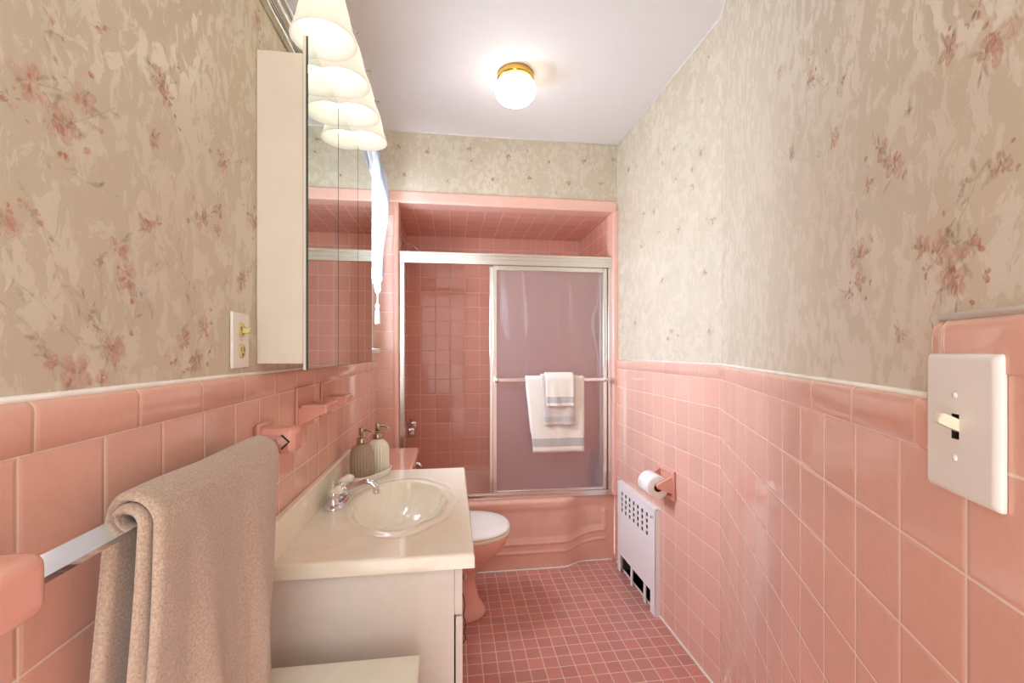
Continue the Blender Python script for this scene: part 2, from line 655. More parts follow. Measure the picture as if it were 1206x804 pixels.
class Printer:
    def __init__(s, mb, mapf, mat):
        s.mb, s.mapf, s.mat = mb, mapf, mat
        s.cl = mb.bm.loops.layers.color.new('Col') if 'Col' not in mb.bm.loops.layers.color else mb.bm.loops.layers.color['Col']
        s.k = 0

    def blob(s, cx, cz, L, W, ang, col, tip=None, alpha=0.8):
        """a soft petal or leaf starting at (cx,cz)"""
        s.k += 1
        off = 0.0004 + 0.000004 * (s.k % 150)
        tip = tip or col
        n = 10
        ca, sa = cos(ang), sin(ang)

        def pt(a, b):
            return s.mapf(cx + a * ca - b * sa, cz + a * sa + b * ca, off)
        mid, out = [], []
        for i in range(n):
            t = 2 * pi * i / n
            a = 0.5 - 0.5 * cos(t)
            b = 0.5 * sin(t) * (0.75 + 0.5 * a)
            out.append(pt(a * L, b * W))
            mid.append(pt((0.5 + (a - 0.5) * 0.6) * L, b * 0.6 * W))
        c = s.mb.bm.verts.new(pt(0.5 * L, 0))
        vm = [s.mb.bm.verts.new(p) for p in mid]
        vo = [s.mb.bm.verts.new(p) for p in out]

        def setc(f, al):
            f.material_index = s.mat
            for lp in f.loops:
                w = al[lp.vert]
                base = tip if lp.vert in vo or lp.vert in vm and vm.index(lp.vert) in (3, 4, 5, 6, 7) else col
                lp[s.cl] = (enc(base[0]), enc(base[1]), enc(base[2]), w * .78)
        al = {c: alpha}
        for v in vm:
            al[v] = alpha * 0.85
        for v in vo:
            al[v] = 0.0
        for i in range(n):
            j = (i + 1) % n
            setc(s.mb.bm.faces.new([c, vm[i], vm[j]]), al)
            setc(s.mb.bm.faces.new([vm[i], vo[i], vo[j], vm[j]]), al)

    def flower(s, x, z, k, rnd):
        R = 0.021 * k
        a0 = rnd.uniform(0, 6)
        for i in range(rnd.choice([4, 5, 5])):
            a = a0 + i * 2 * pi / 5 + rnd.uniform(-.25, .25)
            s.blob(x, z, R * rnd.uniform(.85, 1.3), R * rnd.uniform(.7, .95), a, rnd.choice(PINKS), rnd.choice(PINKS), 0.75)
        for i in range(4):
            a = rnd.uniform(0, 2 * pi)
            s.blob(x + rnd.uniform(-.2, .2) * R, z + rnd.uniform(-.2, .2) * R, R * rnd.uniform(.35, .7), R * .22, a, rnd.choice(REDS), None, 0.75)

    def leaf(s, x, z, k, a, rnd):
        s.blob(x, z, 0.026 * k * rnd.uniform(.7, 1.3), 0.006 * k * rnd.uniform(.8, 1.3), a, rnd.choice(LEAF), None, rnd.uniform(.35, .65))

    def stem(s, x, z, L, a, rnd, k=1.0):
        bend = rnd.uniform(-.35, .35)
        st = 0.012
        n = max(2, int(L / st))
        for i in range(n):
            s.blob(x, z, st * 1.35, 0.0026 * k, a, rnd.choice(LEAF), None, 0.42)
            x += cos(a) * st
            z += sin(a) * st
            a += bend * st / 0.06
            if rnd.random() < .5:
                s.leaf(x, z, k * .8, a + rnd.choice([-.6, .6]) + rnd.uniform(-.3, .3), rnd)
        return x, z

    def cluster(s, x, z, k, rnd):
        for i in range(rnd.randint(3, 6)):
            s.leaf(x + rnd.uniform(-.012, .012) * k, z + rnd.uniform(-.012, .012) * k, k * 1.1, rnd.uniform(0, 2 * pi), rnd)
        if k > .75:
            s.stem(x, z, rnd.uniform(.05, .11) * k, rnd.uniform(0, 2 * pi), rnd)
        if k > .55:
            s.flower(x, z, k, rnd)
        else:
            for i in range(3):
                s.blob(x, z, 0.011, 0.006, rnd.uniform(0, 6), rnd.choice(REDS + PINKS), None, .8)
        for i in range(rnd.randint(0, 2)):
            a = rnd.uniform(0, 2 * pi)
            d = rnd.uniform(.022, .04) * k
            for q in range(3):
                s.blob(x + cos(a) * d, z + sin(a) * d, 0.010 * k, 0.006 * k, a + rnd.uniform(-.8, .8), rnd.choice(REDS + PINKS), None, .75)


def enc(c):
    return 12.92 * c if c <= 0.0031308 else 1.055 * c ** (1 / 2.4) - 0.055


# ------------------------------------------------------------------ room shell
def capprofile(th=PAPER, h=ZT - ZN, r=0.012):
    """(offset out of the tile face, dz) from the lower edge up and round to the wall"""
    pr = [(0.0, 0.0), (0.0015, 0.001), (0.002, h - r)]
    for i in range(1, 7):
        a = i / 6 * pi / 2
        pr.append((0.002 - r * (1 - cos(a)), h - r + r * sin(a)))
    pr.append((-th, h))
    return pr


CP = capprofile()
rnd = random.Random(7)

# --- left wall
LF = [(0.518, 1.563, 1.1), (0.555, 1.538, 1.2), (0.494, 1.531, 0.5), (0.582, 1.581, 0.9), (0.607, 1.553, 0.4), (0.511, 1.439, 0.5), (0.489, 1.41, 0.9), (0.719, 1.691, 1.1), (0.734, 1.675, 0.8), (0.707, 1.594, 0.7), (0.899, 1.645, 1.0), (0.639, 1.423, 0.8), (0.653, 1.385, 1.1), (0.61, 1.397, 0.4), (0.589, 1.332, 0.4), (0.572, 1.26, 1.2), (0.628, 1.289, 1.0), (0.612, 1.253, 0.6), (0.54, 1.275, 0.6), (0.689, 1.468, 0.8), (0.713, 1.475, 0.4), (0.831, 1.512, 1.0), (0.887, 1.548, 0.7), (0.881, 1.512, 0.6), (1.033, 1.568, 0.9), (0.978, 1.429, 1.0), (0.777, 1.304, 1.0), (0.836, 1.327, 0.9), (0.815, 1.271, 1.0), (0.751, 1.269, 0.5), (0.858, 1.288, 0.4), (0.61, 1.684, 0.5), (0.54, 1.638, 0.5)]
RF = [(1.314, 1.567, 1.2), (1.293, 1.606, 0.5), (1.304, 1.56, 0.7), (1.253, 1.595, 0.7), (0.896, 1.831, 0.8), (0.875, 1.789, 0.9), (0.698, 1.913, 0.7), (1.015, 1.703, 0.5), (1.177, 1.564, 0.9), (1.153, 1.56, 0.5), (1.119, 1.554, 1.0), (1.153, 1.518, 1.0), (1.09, 1.516, 0.6), (0.981, 1.629, 0.8), (1.291, 1.445, 1.1), (1.28, 1.462, 0.5), (1.319, 1.448, 0.6), (0.965, 1.534, 0.6), (1.061, 1.423, 1.2), (1.066, 1.388, 0.8), (1.04, 1.373, 0.5), (0.777, 1.694, 0.9), (1.252, 1.412, 0.8), (1.243, 1.396, 0.9), (1.256, 1.371, 1.2), (1.263, 1.357, 0.9), (1.282, 1.387, 0.7), (1.217, 1.374, 0.4), (1.21, 1.404, 0.7), (0.767, 1.871, 0.5), (0.958, 1.789, 0.5), (1.035, 1.357, 0.4), (0.923, 1.485, 0.7), (0.739, 1.375, 0.6), (0.903, 1.322, 0.8), (0.575, 1.486, 0.7), (0.399, 1.96, 0.7), (0.494, 1.432, 0.6), (0.239, 1.765, 0.6), (1.168, 1.305, 0.6), (1.109, 1.29, 0.5)]
FF = [(2.417, 2.332), (2.095, 1.986), (2.005, 1.63), (1.845, 1.832), (1.74, 1.982), (1.646, 1.606), (1.676, 2.098), (1.588, 1.794), (2.245, 1.851), (2.323, 1.445), (1.922, 1.38), (1.616, 1.366)]

Y0 = -0.30           # the room is open (doorway) behind the camera
WY0, WY1, WZ0, WZ1 = 1.92, 2.34, 1.30, 2.16

wl = MB('wall_tile', 'cap_tile', 'floral_wallpaper', 'wallpaper_print', 'white_paint')


def lw(y, z, off=0.0):
    return Vector((XL + off, y, z))


uy = 0.494
wl.quad([lw(Y0, 0), lw(YB, 0), lw(YB, ZN), lw(Y0, ZN)],
        [(y - uy, z - ZN) for y, z in ((Y0, 0), (YB, 0), (YB, ZN), (Y0, ZN))], 0)
ny = 2
wl.grid([[lw(y, ZN + dz, o_) for o_, dz in CP] for y in (Y0, YB)], 1, uvf=lambda c: (c.y - 0.510, c.z + 3.0))
px = -PAPER
for (a, b, c, d) in ((Y0, WY0, ZT, ZC), (WY1, YB, ZT, ZC), (WY0, WY1, ZT, WZ0), (WY0, WY1, WZ1, ZC)):
    wl.quad([lw(a, c, px), lw(b, c, px), lw(b, d, px), lw(a, d, px)], None, 2)
pr = Printer(wl, lambda u, z, o_: lw(u, z, px + o_), 3)
for (y, z, k) in LF:
    pr.cluster(y, z, k, rnd)
for (y, z, L, a) in ((0.50, 1.46, .12, -0.9), (0.49, 1.36, .13, -.5), (0.545, 1.28, .11, 2.3), (0.60, 1.30, .10, 1.3),
                     (.52, 1.50, .12, -.3), (.66, 1.32, .1, 1.2), (.80, 1.34, .12, 1.7), (.90, 1.40, .1, 1.1), (.56, 1.36, .12, -1.0)):
    pr.stem(y, z, L, a, rnd)
for i in range(34):
    pr.cluster(rnd.uniform(.75, 2.5), rnd.uniform(1.7, 2.45), rnd.uniform(.4, 1), rnd)
wl.build('wall_left', kind='structure', recalc=False)

# --- right wall (far straight run, near angled run, raised part by the switch)
wr = MB('wall_tile', 'cap_tile', 'floral_wallpaper', 'wallpaper_print', 'iron_and_recess_shade')
RY0, RY1, RZ = 2.035, 2.475, 0.50          # recess for the radiator


def rw(y, z, off=0.0):
    return Vector((XR - off, y, z))


def tq(a, b, c, d):
    wr.quad([rw(a, c), rw(a, d), rw(b, d), rw(b, c)],
            [(y - YK, z - ZN) for y, z in ((a, c), (a, d), (b, d), (b, c))], 0)


YE = YB + 0.10
tq(YK, RY0, 0, ZN)
tq(RY1, YE, 0, ZN)
tq(RY0, RY1, RZ, ZN)
# recess box, coloured dark to stand for the shade behind the grille
D = 0.10
for pts in ([(0, RY0, 0), (0, RY0, RZ), (D, RY0, RZ), (D, RY0, 0)], [(0, RY1, 0), (0, RY1, RZ), (D, RY1, RZ), (D, RY1, 0)],
            [(0, RY0, RZ), (0, RY1, RZ), (D, RY1, RZ), (D, RY0, RZ)], [(D, RY0, 0), (D, RY1, 0), (D, RY1, RZ), (D, RY0, RZ)],
            [(0, RY0, 0), (0, RY1, 0), (D, RY1, 0), (D, RY0, 0)]):
    wr.quad([Vector((XR + p[0], p[1], p[2])) for p in pts], None, 4)
# near run
TS = 1.232           # where the raised part starts
TE = 2.05
for (a, b, c, d) in ((0, TE, 0, ZN), (TS, TE, ZN, ZT + 0.0335)):
    wr.quad([near(a, 0, c), near(b, 0, c), near(b, 0, d), near(a, 0, d)],
            [(t - 1.2901, z - ZN) for t, z in ((a, c), (b, c), (b, d), (a, d))], 0)
wr.quad([near(TS - .022, -.004, ZN - .002), near(TS + .02, -.004, ZN - .002), near(TS + .02, -.004, ZT - .002), near(TS - .022, -.004, ZT - .002)],
        [(.05, .03), (.09, .03), (.09, .08), (.05, .08)], 0)
# caps: mitre at the bend
tanh = math.tan(PHI / 2)
P = []
for y in (YE, None):
    P.append([rw(y, ZN + dz, o_) if y else rw(YK + 0 * o_ + o_ * tanh * -1, ZN + dz, o_) for o_, dz in CP])
wr.grid(P, 1, uvf=lambda c: (c.y - YK + 0.02, c.z + 3))
P = []
for t in (0, TS - 0.018, TS):
    row = []
    for o_, dz in CP:
        if t == 0:
            row.append(rw(YK - o_ * tanh, ZN + dz, o_))
        elif t < TS:
            row.append(near(t, o_, ZN + dz))
        else:
            row.append(near(t, o_ if o_ > 0 else 0.0, ZN + dz))
    P.append(row)


def tof(c):
    return (Vector((c.x, c.y, 0)) - Vector((XR, YK, 0))).dot(ND)


wr.grid(P[:2], 1, uvf=lambda c: (tof(c) - 1.214 + 0.1525 * 20, c.z + 3))
# raised cap: rounded corner sweep, going up the edge and along the top
ZH = 1.318           # top of the raised part
rp = 0.014           # bullnose radius
RC = 0.016           # corner radius
path = [((TS - 0.0), ZN), (TS, ZH - RC)]
path += [(TS + RC - RC * cos(a), ZH - RC + RC * sin(a)) for a in (pi / 8, pi / 4, 3 * pi / 8, pi / 2)]
path += [(TE, ZH)]


def inw(i, d):
    """a point d inside the outline"""
    t, z = path[i]
    if i <= 1:
        return t + d, z
    if i == len(path) - 1 or i == 5:
        return t, z - d
    a = (i - 1) * pi / 8
    return t + d * cos(a), z - d * sin(a)


rows = []
for i in range(len(path)):
    row = []
    for k in range(7):
        a = k / 6 * pi / 2
        d = rp * (1 - cos(a)) if True else 0
        off = 0.003 - PAPER - 0.003 + (PAPER + 0.003) * sin(a)
        t, z = inw(i, d)
        row.append(near(t, off - 0.001, z))
    t, z = inw(i, 0.052)
    row.append(near(t, 0.0015, z))
    rows.append(row)
wr.grid(rows, 1, uvf=lambda c: (tof(c) - (TS + .027) + .1525 * 20, c.z + 3))
wr.grid([[near(TS - 0.018, o_, ZN + dz), near(TS - 0.001, min(o_, 0.0), ZN + dz - 0.006)] for o_, dz in CP], 0,
        uvf=lambda c: (0.05, 0.05))
# paper
ykp = YK + PAPER * tanh
wr.quad([rw(ykp, ZT, px), rw(YE, ZT, px), rw(YE, ZC, px), rw(ykp, ZC, px)], None, 2)
wr.quad([rw(ykp, ZT, px), near(TE, px, ZT), near(TE, px, ZC), rw(ykp, ZC, px)], None, 2)
for v in wr.bm.verts:
    pass
pr = Printer(wr, lambda u, z, o_: near(u, px + o_, z), 3)
for (t, z, k) in RF:
    pr.cluster(t, z, k, rnd)
for i in range(22):
    pr.cluster(rnd.uniform(.05, .85), rnd.uniform(1.4, 2.4), rnd.uniform(.4, .8), rnd)
pr = Printer(wr, lambda u, z, o_: rw(u, z, px + o_), 3)
for (y, z) in FF:
    pr.cluster(y, z, 0.8, rnd)
for i in range(16):
    pr.cluster(rnd.uniform(1.56, 2.55), rnd.uniform(1.3, 2.45), rnd.uniform(.4, .7), rnd)
wr.build('wall_right', kind='structure', recalc=False)

# --- wall that frames the bath
AX0, AX1, AZ = -0.300, 0.976, 2.136
wb = MB('wall_tile', 'floral_wallpaper', 'wallpaper_print', 'jamb_tile')
ZB = 2.205


def bw(x, z, off=0.0):
    return Vector((x, YB - off, z))


wb.quad([bw(XL - .01, 0), bw(AX0 - .02, 0), bw(AX0 - .02, ZB), bw(XL - .01, ZB)],
        [(x + 5.03, z - ZN) for x, z in ((XL - .01, 0), (AX0 - .02, 0), (AX0 - .02, ZB), (XL - .01, ZB))], 3)
wb.quad([bw(XL - .02, ZB, -.006), bw(XR + .02, ZB, -.006), bw(XR + .02, ZC, -.006), bw(XL - .02, ZC, -.006)], None, 1)
pr = Printer(wb, lambda u, z, o_: bw(u, z, -.006 + o_), 2)
for (x, z, k) in ((-.30, 2.46, .7), (-.27, 2.30, .8), (-.14, 2.44, .8), (-.02, 2.28, .7), (.10, 2.47, .9), (.11, 2.40, .5), (.24, 2.30, .8),
                  (.33, 2.44, .9), (.46, 2.32, .9), (.45, 2.48, .5), (.58, 2.42, .7), (.70, 2.30, .9), (.80, 2.44, .8), (.62, 2.24, .5), (.98, 2.46, .8), (.90, 2.31, .7)):
    pr.cluster(x, z, k * .8, rnd)
wb.build('wall_back', kind='structure', recalc=False)

tr = MB('trim_ceramic', 'jamb_tile')
tr.box((AX0 - .058, YB - .006, AZ), (XR, YB + .11, ZB), 0, .010, 4)
tr.build('trim_1', kind='structure')
tr = MB('trim_ceramic')
for x0, x1 in ((AX0 - .030, AX0), (AX1, XR + .012)):
    tr.box((x0, YB - .0035, 0.405), (x1, YB + .11, AZ + .012), 0, .009, 3)
tr.build('trim_2', kind='structure')

# --- bath alcove
zt = ZSC


def sq(p, uv, nm):
    wa = MB('shower_tile')
    wa.quad([Vector(q) for q in p], uv, 0)
    wa.build(nm, kind='structure', recalc=False)


ph = -0.2284
sq([(XSL, YSH, .3), (XSR, YSH, .3), (XSR, YSH, zt), (XSL, YSH, zt)], [(x - ph, z - ZN - .003) for x, z in ((XSL, .3), (XSR, .3), (XSR, zt), (XSL, zt))], 'wall_alcove_back')
sq([(XSL, YB + .1, 0), (XSL, YSH, 0), (XSL, YSH, zt), (XSL, YB + .1, zt)], [(y - YSH, z - ZN - .003) for y, z in ((YB + .1, 0), (YSH, 0), (YSH, zt), (YB + .1, zt))], 'wall_alcove_left')
sq([(XSR, YB + .1, 0), (XSR, YSH, 0), (XSR, YSH, zt), (XSR, YB + .1, zt)], [(y - YSH, z - ZN - .003) for y, z in ((YB + .1, 0), (YSH, 0), (YSH, zt), (YB + .1, zt))], 'wall_alcove_right')
ca = MB('shower_tile')
ca.quad([Vector(p) for p in ((XSL, YB + .1, zt), (XSR, YB + .1, zt), (XSR, YSH, zt), (XSL, YSH, zt))],
        [(x - ph, y - YSH) for x, y in ((XSL, YB + .1), (XSR, YB + .1), (XSR, YSH), (XSL, YSH))], 0)
ca.build('ceiling_alcove', kind='structure', recalc=False)

# --- floor, ceiling
fl = MB('floor_tile')
fp = [(XL - .02, Y0), (XR + .12, Y0), (XR + .12, YB + .12), (XL - .02, YB + .12)]
fl.quad([Vector((x, y, 0)) for x, y in fp], [(x - .25 + 6.27, y - 1.751 + 6.25) for x, y in fp], 0)
fl.build('floor', kind='structure', recalc=False)
ce = MB('ceiling_paint')
ce.quad([Vector((x, y, ZC)) for x, y in fp], None, 0)
ce.build('ceiling', kind='structure', recalc=False)

# caulk and edge lines
cb = MB('caulk')
r = .0035
cb.tube([(XL - PAPER + .001, Y0, ZT + .0012), (XL - PAPER + .001, YB, ZT + .0012)], .0042, 8)
cb.tube([(XR + PAPER - .001, YE, ZT + .001), (XR + PAPER - .001, YK, ZT + .001), near(TS, -PAPER + .001, ZT + .001)], .0040, 8)
cb.tube([near(TS + .012, -PAPER + .001, ZH + .002), near(TE, -PAPER + .001, ZH + .002)], .0045, 8)
cb.build('trim_3', kind='structure')
cb = MB('white_paint')
cb.tube([(XR + PAPER, YB, ZC), (XR + PAPER, YK, ZC), near(TE, -PAPER, ZC)], .005, 8)
cb.tube([(XL - PAPER, YB + .004, ZC), (XR + PAPER, YB + .004, ZC)], .004, 8)
cb.tube([(XL - PAPER, Y0, ZC), (XL - PAPER, YB, ZC)], .004, 8)
cb.tube([(XR + PAPER, YB + .004, ZT), (XR + PAPER, YB + .004, ZC)], .003, 8)
cb.build('trim_4', kind='structure')
cb = MB('caulk')
cb.box((XR - .006, YK + .0, 0), (XR + .001, YB, .010), 0, .002)
cb.tube([(XR - .003, YK, .004), near(TE, .003, .004)], .005, 8)
cb.build('baseboard_right', kind='structure')

# ------------------------------------------------------------------ window in the left wall with its casing
wn = MB('white_paint')
for (a, b, c, d) in ((WY0 - .05, WY0, WZ0, WZ1 + .05), (WY1, WY1 + .055, WZ0, WZ1 + .05), (WY0, WY1, WZ1, WZ1 + .05)):
    wn.box((XL - PAPER, a, c), (XL + .012, b, d), 0, .003)
wn.box((XL - .10, WY0 - .06, WZ0 - .022), (XL + .048, WY1 + .065, WZ0), 0, .004)
for (a, b, c, d) in ((WY0, WY0 + .03, WZ0, WZ1), (WY1 - .03, WY1, WZ0, WZ1), (WY0, WY1, WZ1 - .03, WZ1), (WY0, WY1, WZ0, WZ0 + .03),
                     (WY0, WY1, 1.72, 1.75)):
    wn.box((XL - .075, a, c), (XL - .045, b, d), 0, .002)
for (a, b) in ((WY0 - .004, WY0), (WY1, WY1 + .004)):
    wn.box((XL - .10, a, WZ0), (XL - PAPER, b, WZ1), 0)
wn.box((XL - .10, WY0, WZ1), (XL - PAPER, WY1, WZ1 + .004), 0)
win = wn.build('window_1', kind='structure')
gp = MB('window_glass')
gp.box((XL - .062, WY0 + .02, WZ0 + .02), (XL - .058, WY1 - .02, WZ1 - .02))
gp.build('pane', parent=win)

# white swag at the window
cu = thing('window_curtain', 'sheer white pleated window scarf hanging down beside the mirror cabinet', 'curtain', (XL + .05, 2.13, 2.28))
cm = MB('sheer_fabric')
P = []
NU, NV = 70, 50
for i in range(NU + 1):
    s_ = i / NU                       # along the window, towards the bath
    y = 1.90 + .46 * s_
    zb = 2.02 - .50 * max(0, (s_ - .30) / .70) ** 0.75 if s_ > .3 else 2.02
    if s_ > .9:
        zb += (s_ - .9) * 1.6
    row = []
    for j in range(NV + 1):
        v = j / NV
        z = 2.285 + (zb - 2.285) * v
        gather = 1 - .35 * v * s_ * (1 if s_ > .5 else 0)
        amp = .016 + .010 * sin(v * 3)
        x = XL + .050 + amp * sin(s_ * 52 + .8 * sin(v * 2)) + .022 * sin(pi * min(1, v * 1.2)) * s_ + .008 * sin(v * 9 + s_ * 12)
        yy = y + .010 * cos(s_ * 52) - .06 * v * v * s_ * 0.6
        row.append(Vector((x, yy, z)))
    P.append(row)
cm.grid(P, 0)
cm.build('scarf', parent=cu, recalc=True)
cm = MB('white_plastic')
cm.tube([(XL + .05, 1.86, 2.285), (XL + .05, 2.40, 2.285)], .007, 10)
for y in (1.87, 2.39):
    cm.tube([(XL - PAPER, y, 2.285), (XL + .05, y, 2.285)], .005, 8)
cm.build('curtain_rod', parent=cu)
tm = MB('white_terry')
tx, ty, tz = XL + .052, 2.296, 1.540
tm.lathe([(.002, 0), (.003, -.012), (.010, -.016), (.012, -.026), (.008, -.034), (.007, -.038), (.012, -.06), (.015, -.112), (.0, -.112)],
         (tx, ty, tz), 20, rad=lambda a, r, z: r * (1 + .10 * sin(a * 10)) if z < -.038 else r)
tm.tube([(tx, ty, tz - .002), (tx, ty, tz + .05)], .0016, 6)
tm.build('tassel', parent=cu)

# ------------------------------------------------------------------ bath tub
tub = thing('bathtub', 'pink built-in bathtub with stepped apron below the sliding shower doors', 'bathtub', (.33, 2.7, 0))
tb = MB('tub_enamel')


def sm(x, a, b):
    t = max(0, min(1, (x - a) / (b - a)))
    return t * t * (3 - 2 * t)


def yf(x):
    return 2.556 + .058 * sm(x, .655, .80)


xs = [AX0 - .10 + i * (XR - .002 - AX0 + .10) / 150 for i in range(151)]
zs = [i * .385 / 64 for i in range(65)]
P = []
for x in xs:
    row = []
    base = yf(x)
    u_ = .93
    for z in zs:
        ridge = 0.0
        up = .035 * sm(x, .70, .90)
        xe = exp(-max(0, x - .935) ** 2 / .00002) if x > .935 else 1
        for zr in (.098 + up, .150 + up):
            ridge += exp(-((z - zr) / .006) ** 2) * xe
        if z > .150 + up and z < .31:
            ridge += exp(-((x - .938) / .007) ** 2)
        bulge = .004 * sm(z, .02, .10)
        panel = -.006 * sm(z, .16 + up, .19 + up) * (1 - sm(z, .33, .37)) * (1 - sm(x, .915, .935))
        row.append(Vector((x, base + .006 - bulge - .0055 * min(1, ridge) - panel, z)))
    # rounded rim
    for k in range(1, 7):
        a = k / 6 * pi / 2
        row.append(Vector((x, base + .002 + .022 * (1 - cos(a)), .385 + .020 * sin(a))))
    # basin
    BX0, BX1 = -.24, .90
    e = min(sm(x, BX0, BX0 + .13), 1 - sm(x, BX1 - .10, BX1))
    fy = 2.70
    rim = .405
    pts = [(fy - .012, 0), (fy, .010), (fy + .012, .06), (fy + .03, .22), (fy + .07, .29), (fy + .16, .305), (fy + .38, .305),
           (fy + .47, .29), (fy + .52, .22), (fy + .55, .06), (fy + .565, .008), (fy + .58, 0), (YSH - .001, 0), (YSH - .001, -.004)]
    for (y, dpt) in pts:
        row.append(Vector((x, y, rim - dpt * e)))
    P.append(row)
tb.grid(P, 0)
tb.build('tub_shell', parent=tub)
tc = MB('caulk')
tc.tube([(x, yf(x) - .002, .003) for x in xs[10::4]] + [(XR - .006, yf(1) - .002, .003)], .0045, 8)
plab(tc.build('caulk_line', parent=tub), 'white caulk line along the foot of the tub')

# ------------------------------------------------------------------ shower enclosure
sh = thing('shower_enclosure', 'silver framed sliding shower doors of obscure glass above the tub', 'shower door', (.33, 2.64, .405))
DY = 2.63
m = MB('aluminium')
m.box((AX0 + .001, DY - .034, 1.806), (AX1 - .001, DY + .034, 1.862), 0, .004)
m.box((AX0 + .001, DY - .040, 1.850), (AX1 - .001, DY + .034, 1.866), 0, .003)
m.box((AX0 + .001, DY - .038, 1.800), (AX1 - .001, DY - .030, 1.814), 0, .002)
m.box((AX0 + .001, DY - .037, 1.828), (AX1 - .001, DY - .030, 1.836), 0, .002)
m.build('header', parent=sh)
for x0, x1 in ((AX0 + .001, AX0 + .030), (AX1 - .022, AX1 - .001)):
    m = MB('aluminium')
    m.box((x0, DY - .026, .43), (x1, DY + .030, 1.806), 0, .003)
    xa = x1 - .006 if x0 < 0 else x0
    m.box((xa, DY - .031, .43), (xa + .006, DY - .020, 1.806), 0, .002)
    m.build('jamb', parent=sh)
m = MB('aluminium')
m.box((AX0 + .001, DY - .034, .4055), (AX1 - .001, DY + .034, .418), 0, .003)
m.box((AX0 + .001, DY - .034, .416), (AX1 - .001, DY - .026, .438), 0, .002)
m.box((AX0 + .001, DY + .002, .416), (AX1 - .001, DY + .008, .434), 0, .002)
m.build('bottom_track', parent=sh)
for k, (x0, x1, y) in enumerate(((.243, .950, DY - .012), (.226, .938, DY + .018))):
    m = MB('aluminium')
    w = .024
    z0, z1 = .428, 1.800
    for a, b, c, d in ((x0, x0 + w, z0, z1), (x1 - w, x1, z0, z1), (x0 + w, x1 - w, z1 - .028, z1), (x0 + w, x1 - w, z0, z0 + .026)):
        m.box((a, y - .010, c), (b, y + .010, d), 0, .0025)
    fr = m.build('door_panel', parent=sh)
    g = MB('obscure_glass')
    g.quad([Vector((x0 + w - .004, y, z0 + .02)), Vector((x1 - w + .004, y, z0 + .02)), Vector((x1 - w + .004, y, z1 - .022)), Vector((x0 + w - .004, y, z1 - .022))])
    g2 = g.build('glass_pane', recalc=False)
    me = g2.data
    g2.parent = fr
    g2.matrix_parent_inverse = Matrix.Identity(4)
    me.transform(Matrix.Translation(-Vector(sh.location)))
    if k == 0:
        b = MB('aluminium')
        bz = 1.118
        b.box((x0 + .012, 2.562, bz - .010), (x1 - .010, 2.568, bz + .010), 0, .002)
        bo = b.build('towel_bar')
        bo.data.transform(Matrix.Translation(-Vector(sh.location)))
        bo.parent = fr
        for xx in (x0 + .020, x1 - .024):
            b = MB('chrome')
            b.box((xx - .012, 2.556, bz - .016), (xx + .012, DY - .020, bz + .016), 0, .004)
            b.lathe([(.0, -.0), (.010, .0), (.012, .006), (.008, .012), (.0, .013)], (xx, 2.556, bz), 16, M=Matrix.Rotation(pi / 2, 3, 'X'))
            bo = b.build('bracket')
            bo.data.transform(Matrix.Translation(-Vector(sh.location)))
            bo.parent = fr


# ------------------------------------------------------------------ towels on the shower bar
def hang_towel(name, label, mat, x0, x1, bz, by, rin, th, zf, zbk, band=None, skew=0.0, seed=0, lean=0.0, frontmat=None):
    """folded over a bar that runs along X; front faces -Y"""
    m = MB(mat, 'silver_band', 'white_terry')
    rr = random.Random(seed)
    ph1, ph2 = rr.uniform(0, 6), rr.uniform(0, 6)
    r = rin + th / 2

    def path():
        pts = []
        n = 26
        for i in range(n + 1):
            z = zf + (bz - zf) * i / n
            pts.append((by - r, z, -1.0, 0.0))
        for i in range(1, 12):
            a = pi * i / 12
            pts.append((by - r * cos(a), bz + r * sin(a), -cos(a), sin(a)))
        for i in range(n + 1):
            z = bz + (zbk - bz) * i / n
            pts.append((by + r * 0.9, z, 1.0, 0.0))
        return pts
    pa = path()
    nx = 30
    Pin, Pout = [], []
    for (y, z, ny_, nz_) in pa:
        ri, ro = [], []
        d = max(0, bz - z) / max(.01, bz - zf)
        for i in range(nx + 1):
            s_ = i / nx
            w = .0035 * d * (sin(s_ * 9 + ph1) + .6 * sin(s_ * 17 + ph2 + z * 6)) if ny_ < 0 else 0
            x = x0 + (x1 - x0) * s_ + skew * d * (1 - s_) + lean * d
            edge = min(s_, 1 - s_) * (x1 - x0)
            t = th / 2 * min(1, sqrt(max(0, edge) / (th * .6)) + .25)
            ri.append(Vector((x, y - ny_ * t - abs(w) * .2 + w, z - nz_ * t)))
            ro.append(Vector((x, y + ny_ * t + w, z + nz_ * t)))
        Pin.append(ri)
        Pout.append(ro)

    def mi(i, j):
        if band and i < 26:
            z = pa[i][1]
            if band[0] < z + .004 < band[1]:
                return 1
            if z < band[0] and frontmat:
                return 2
        return 0
    Vo = m.grid(Pout, mi)
    Vi = m.grid(Pin, 0, flip=True)
    n = len(pa)
    for i in range(n - 1):
        m.bm.faces.new([Vo[i][0], Vi[i][0], Vi[i + 1][0], Vo[i + 1][0]]).smooth = True
        m.bm.faces.new([Vo[i][-1], Vo[i + 1][-1], Vi[i + 1][-1], Vi[i][-1]]).smooth = True
    for j in range(nx):
        m.bm.faces.new([Vo[0][j], Vo[0][j + 1], Vi[0][j + 1], Vi[0][j]]).smooth = True
        m.bm.faces.new([Vo[-1][j], Vi[-1][j], Vi[-1][j + 1], Vo[-1][j + 1]]).smooth = True
    o = m.build(name, loc=((x0 + x1) / 2, by, bz))
    tag(o, label, 'towel', 'towels on the shower door bar')
    return o


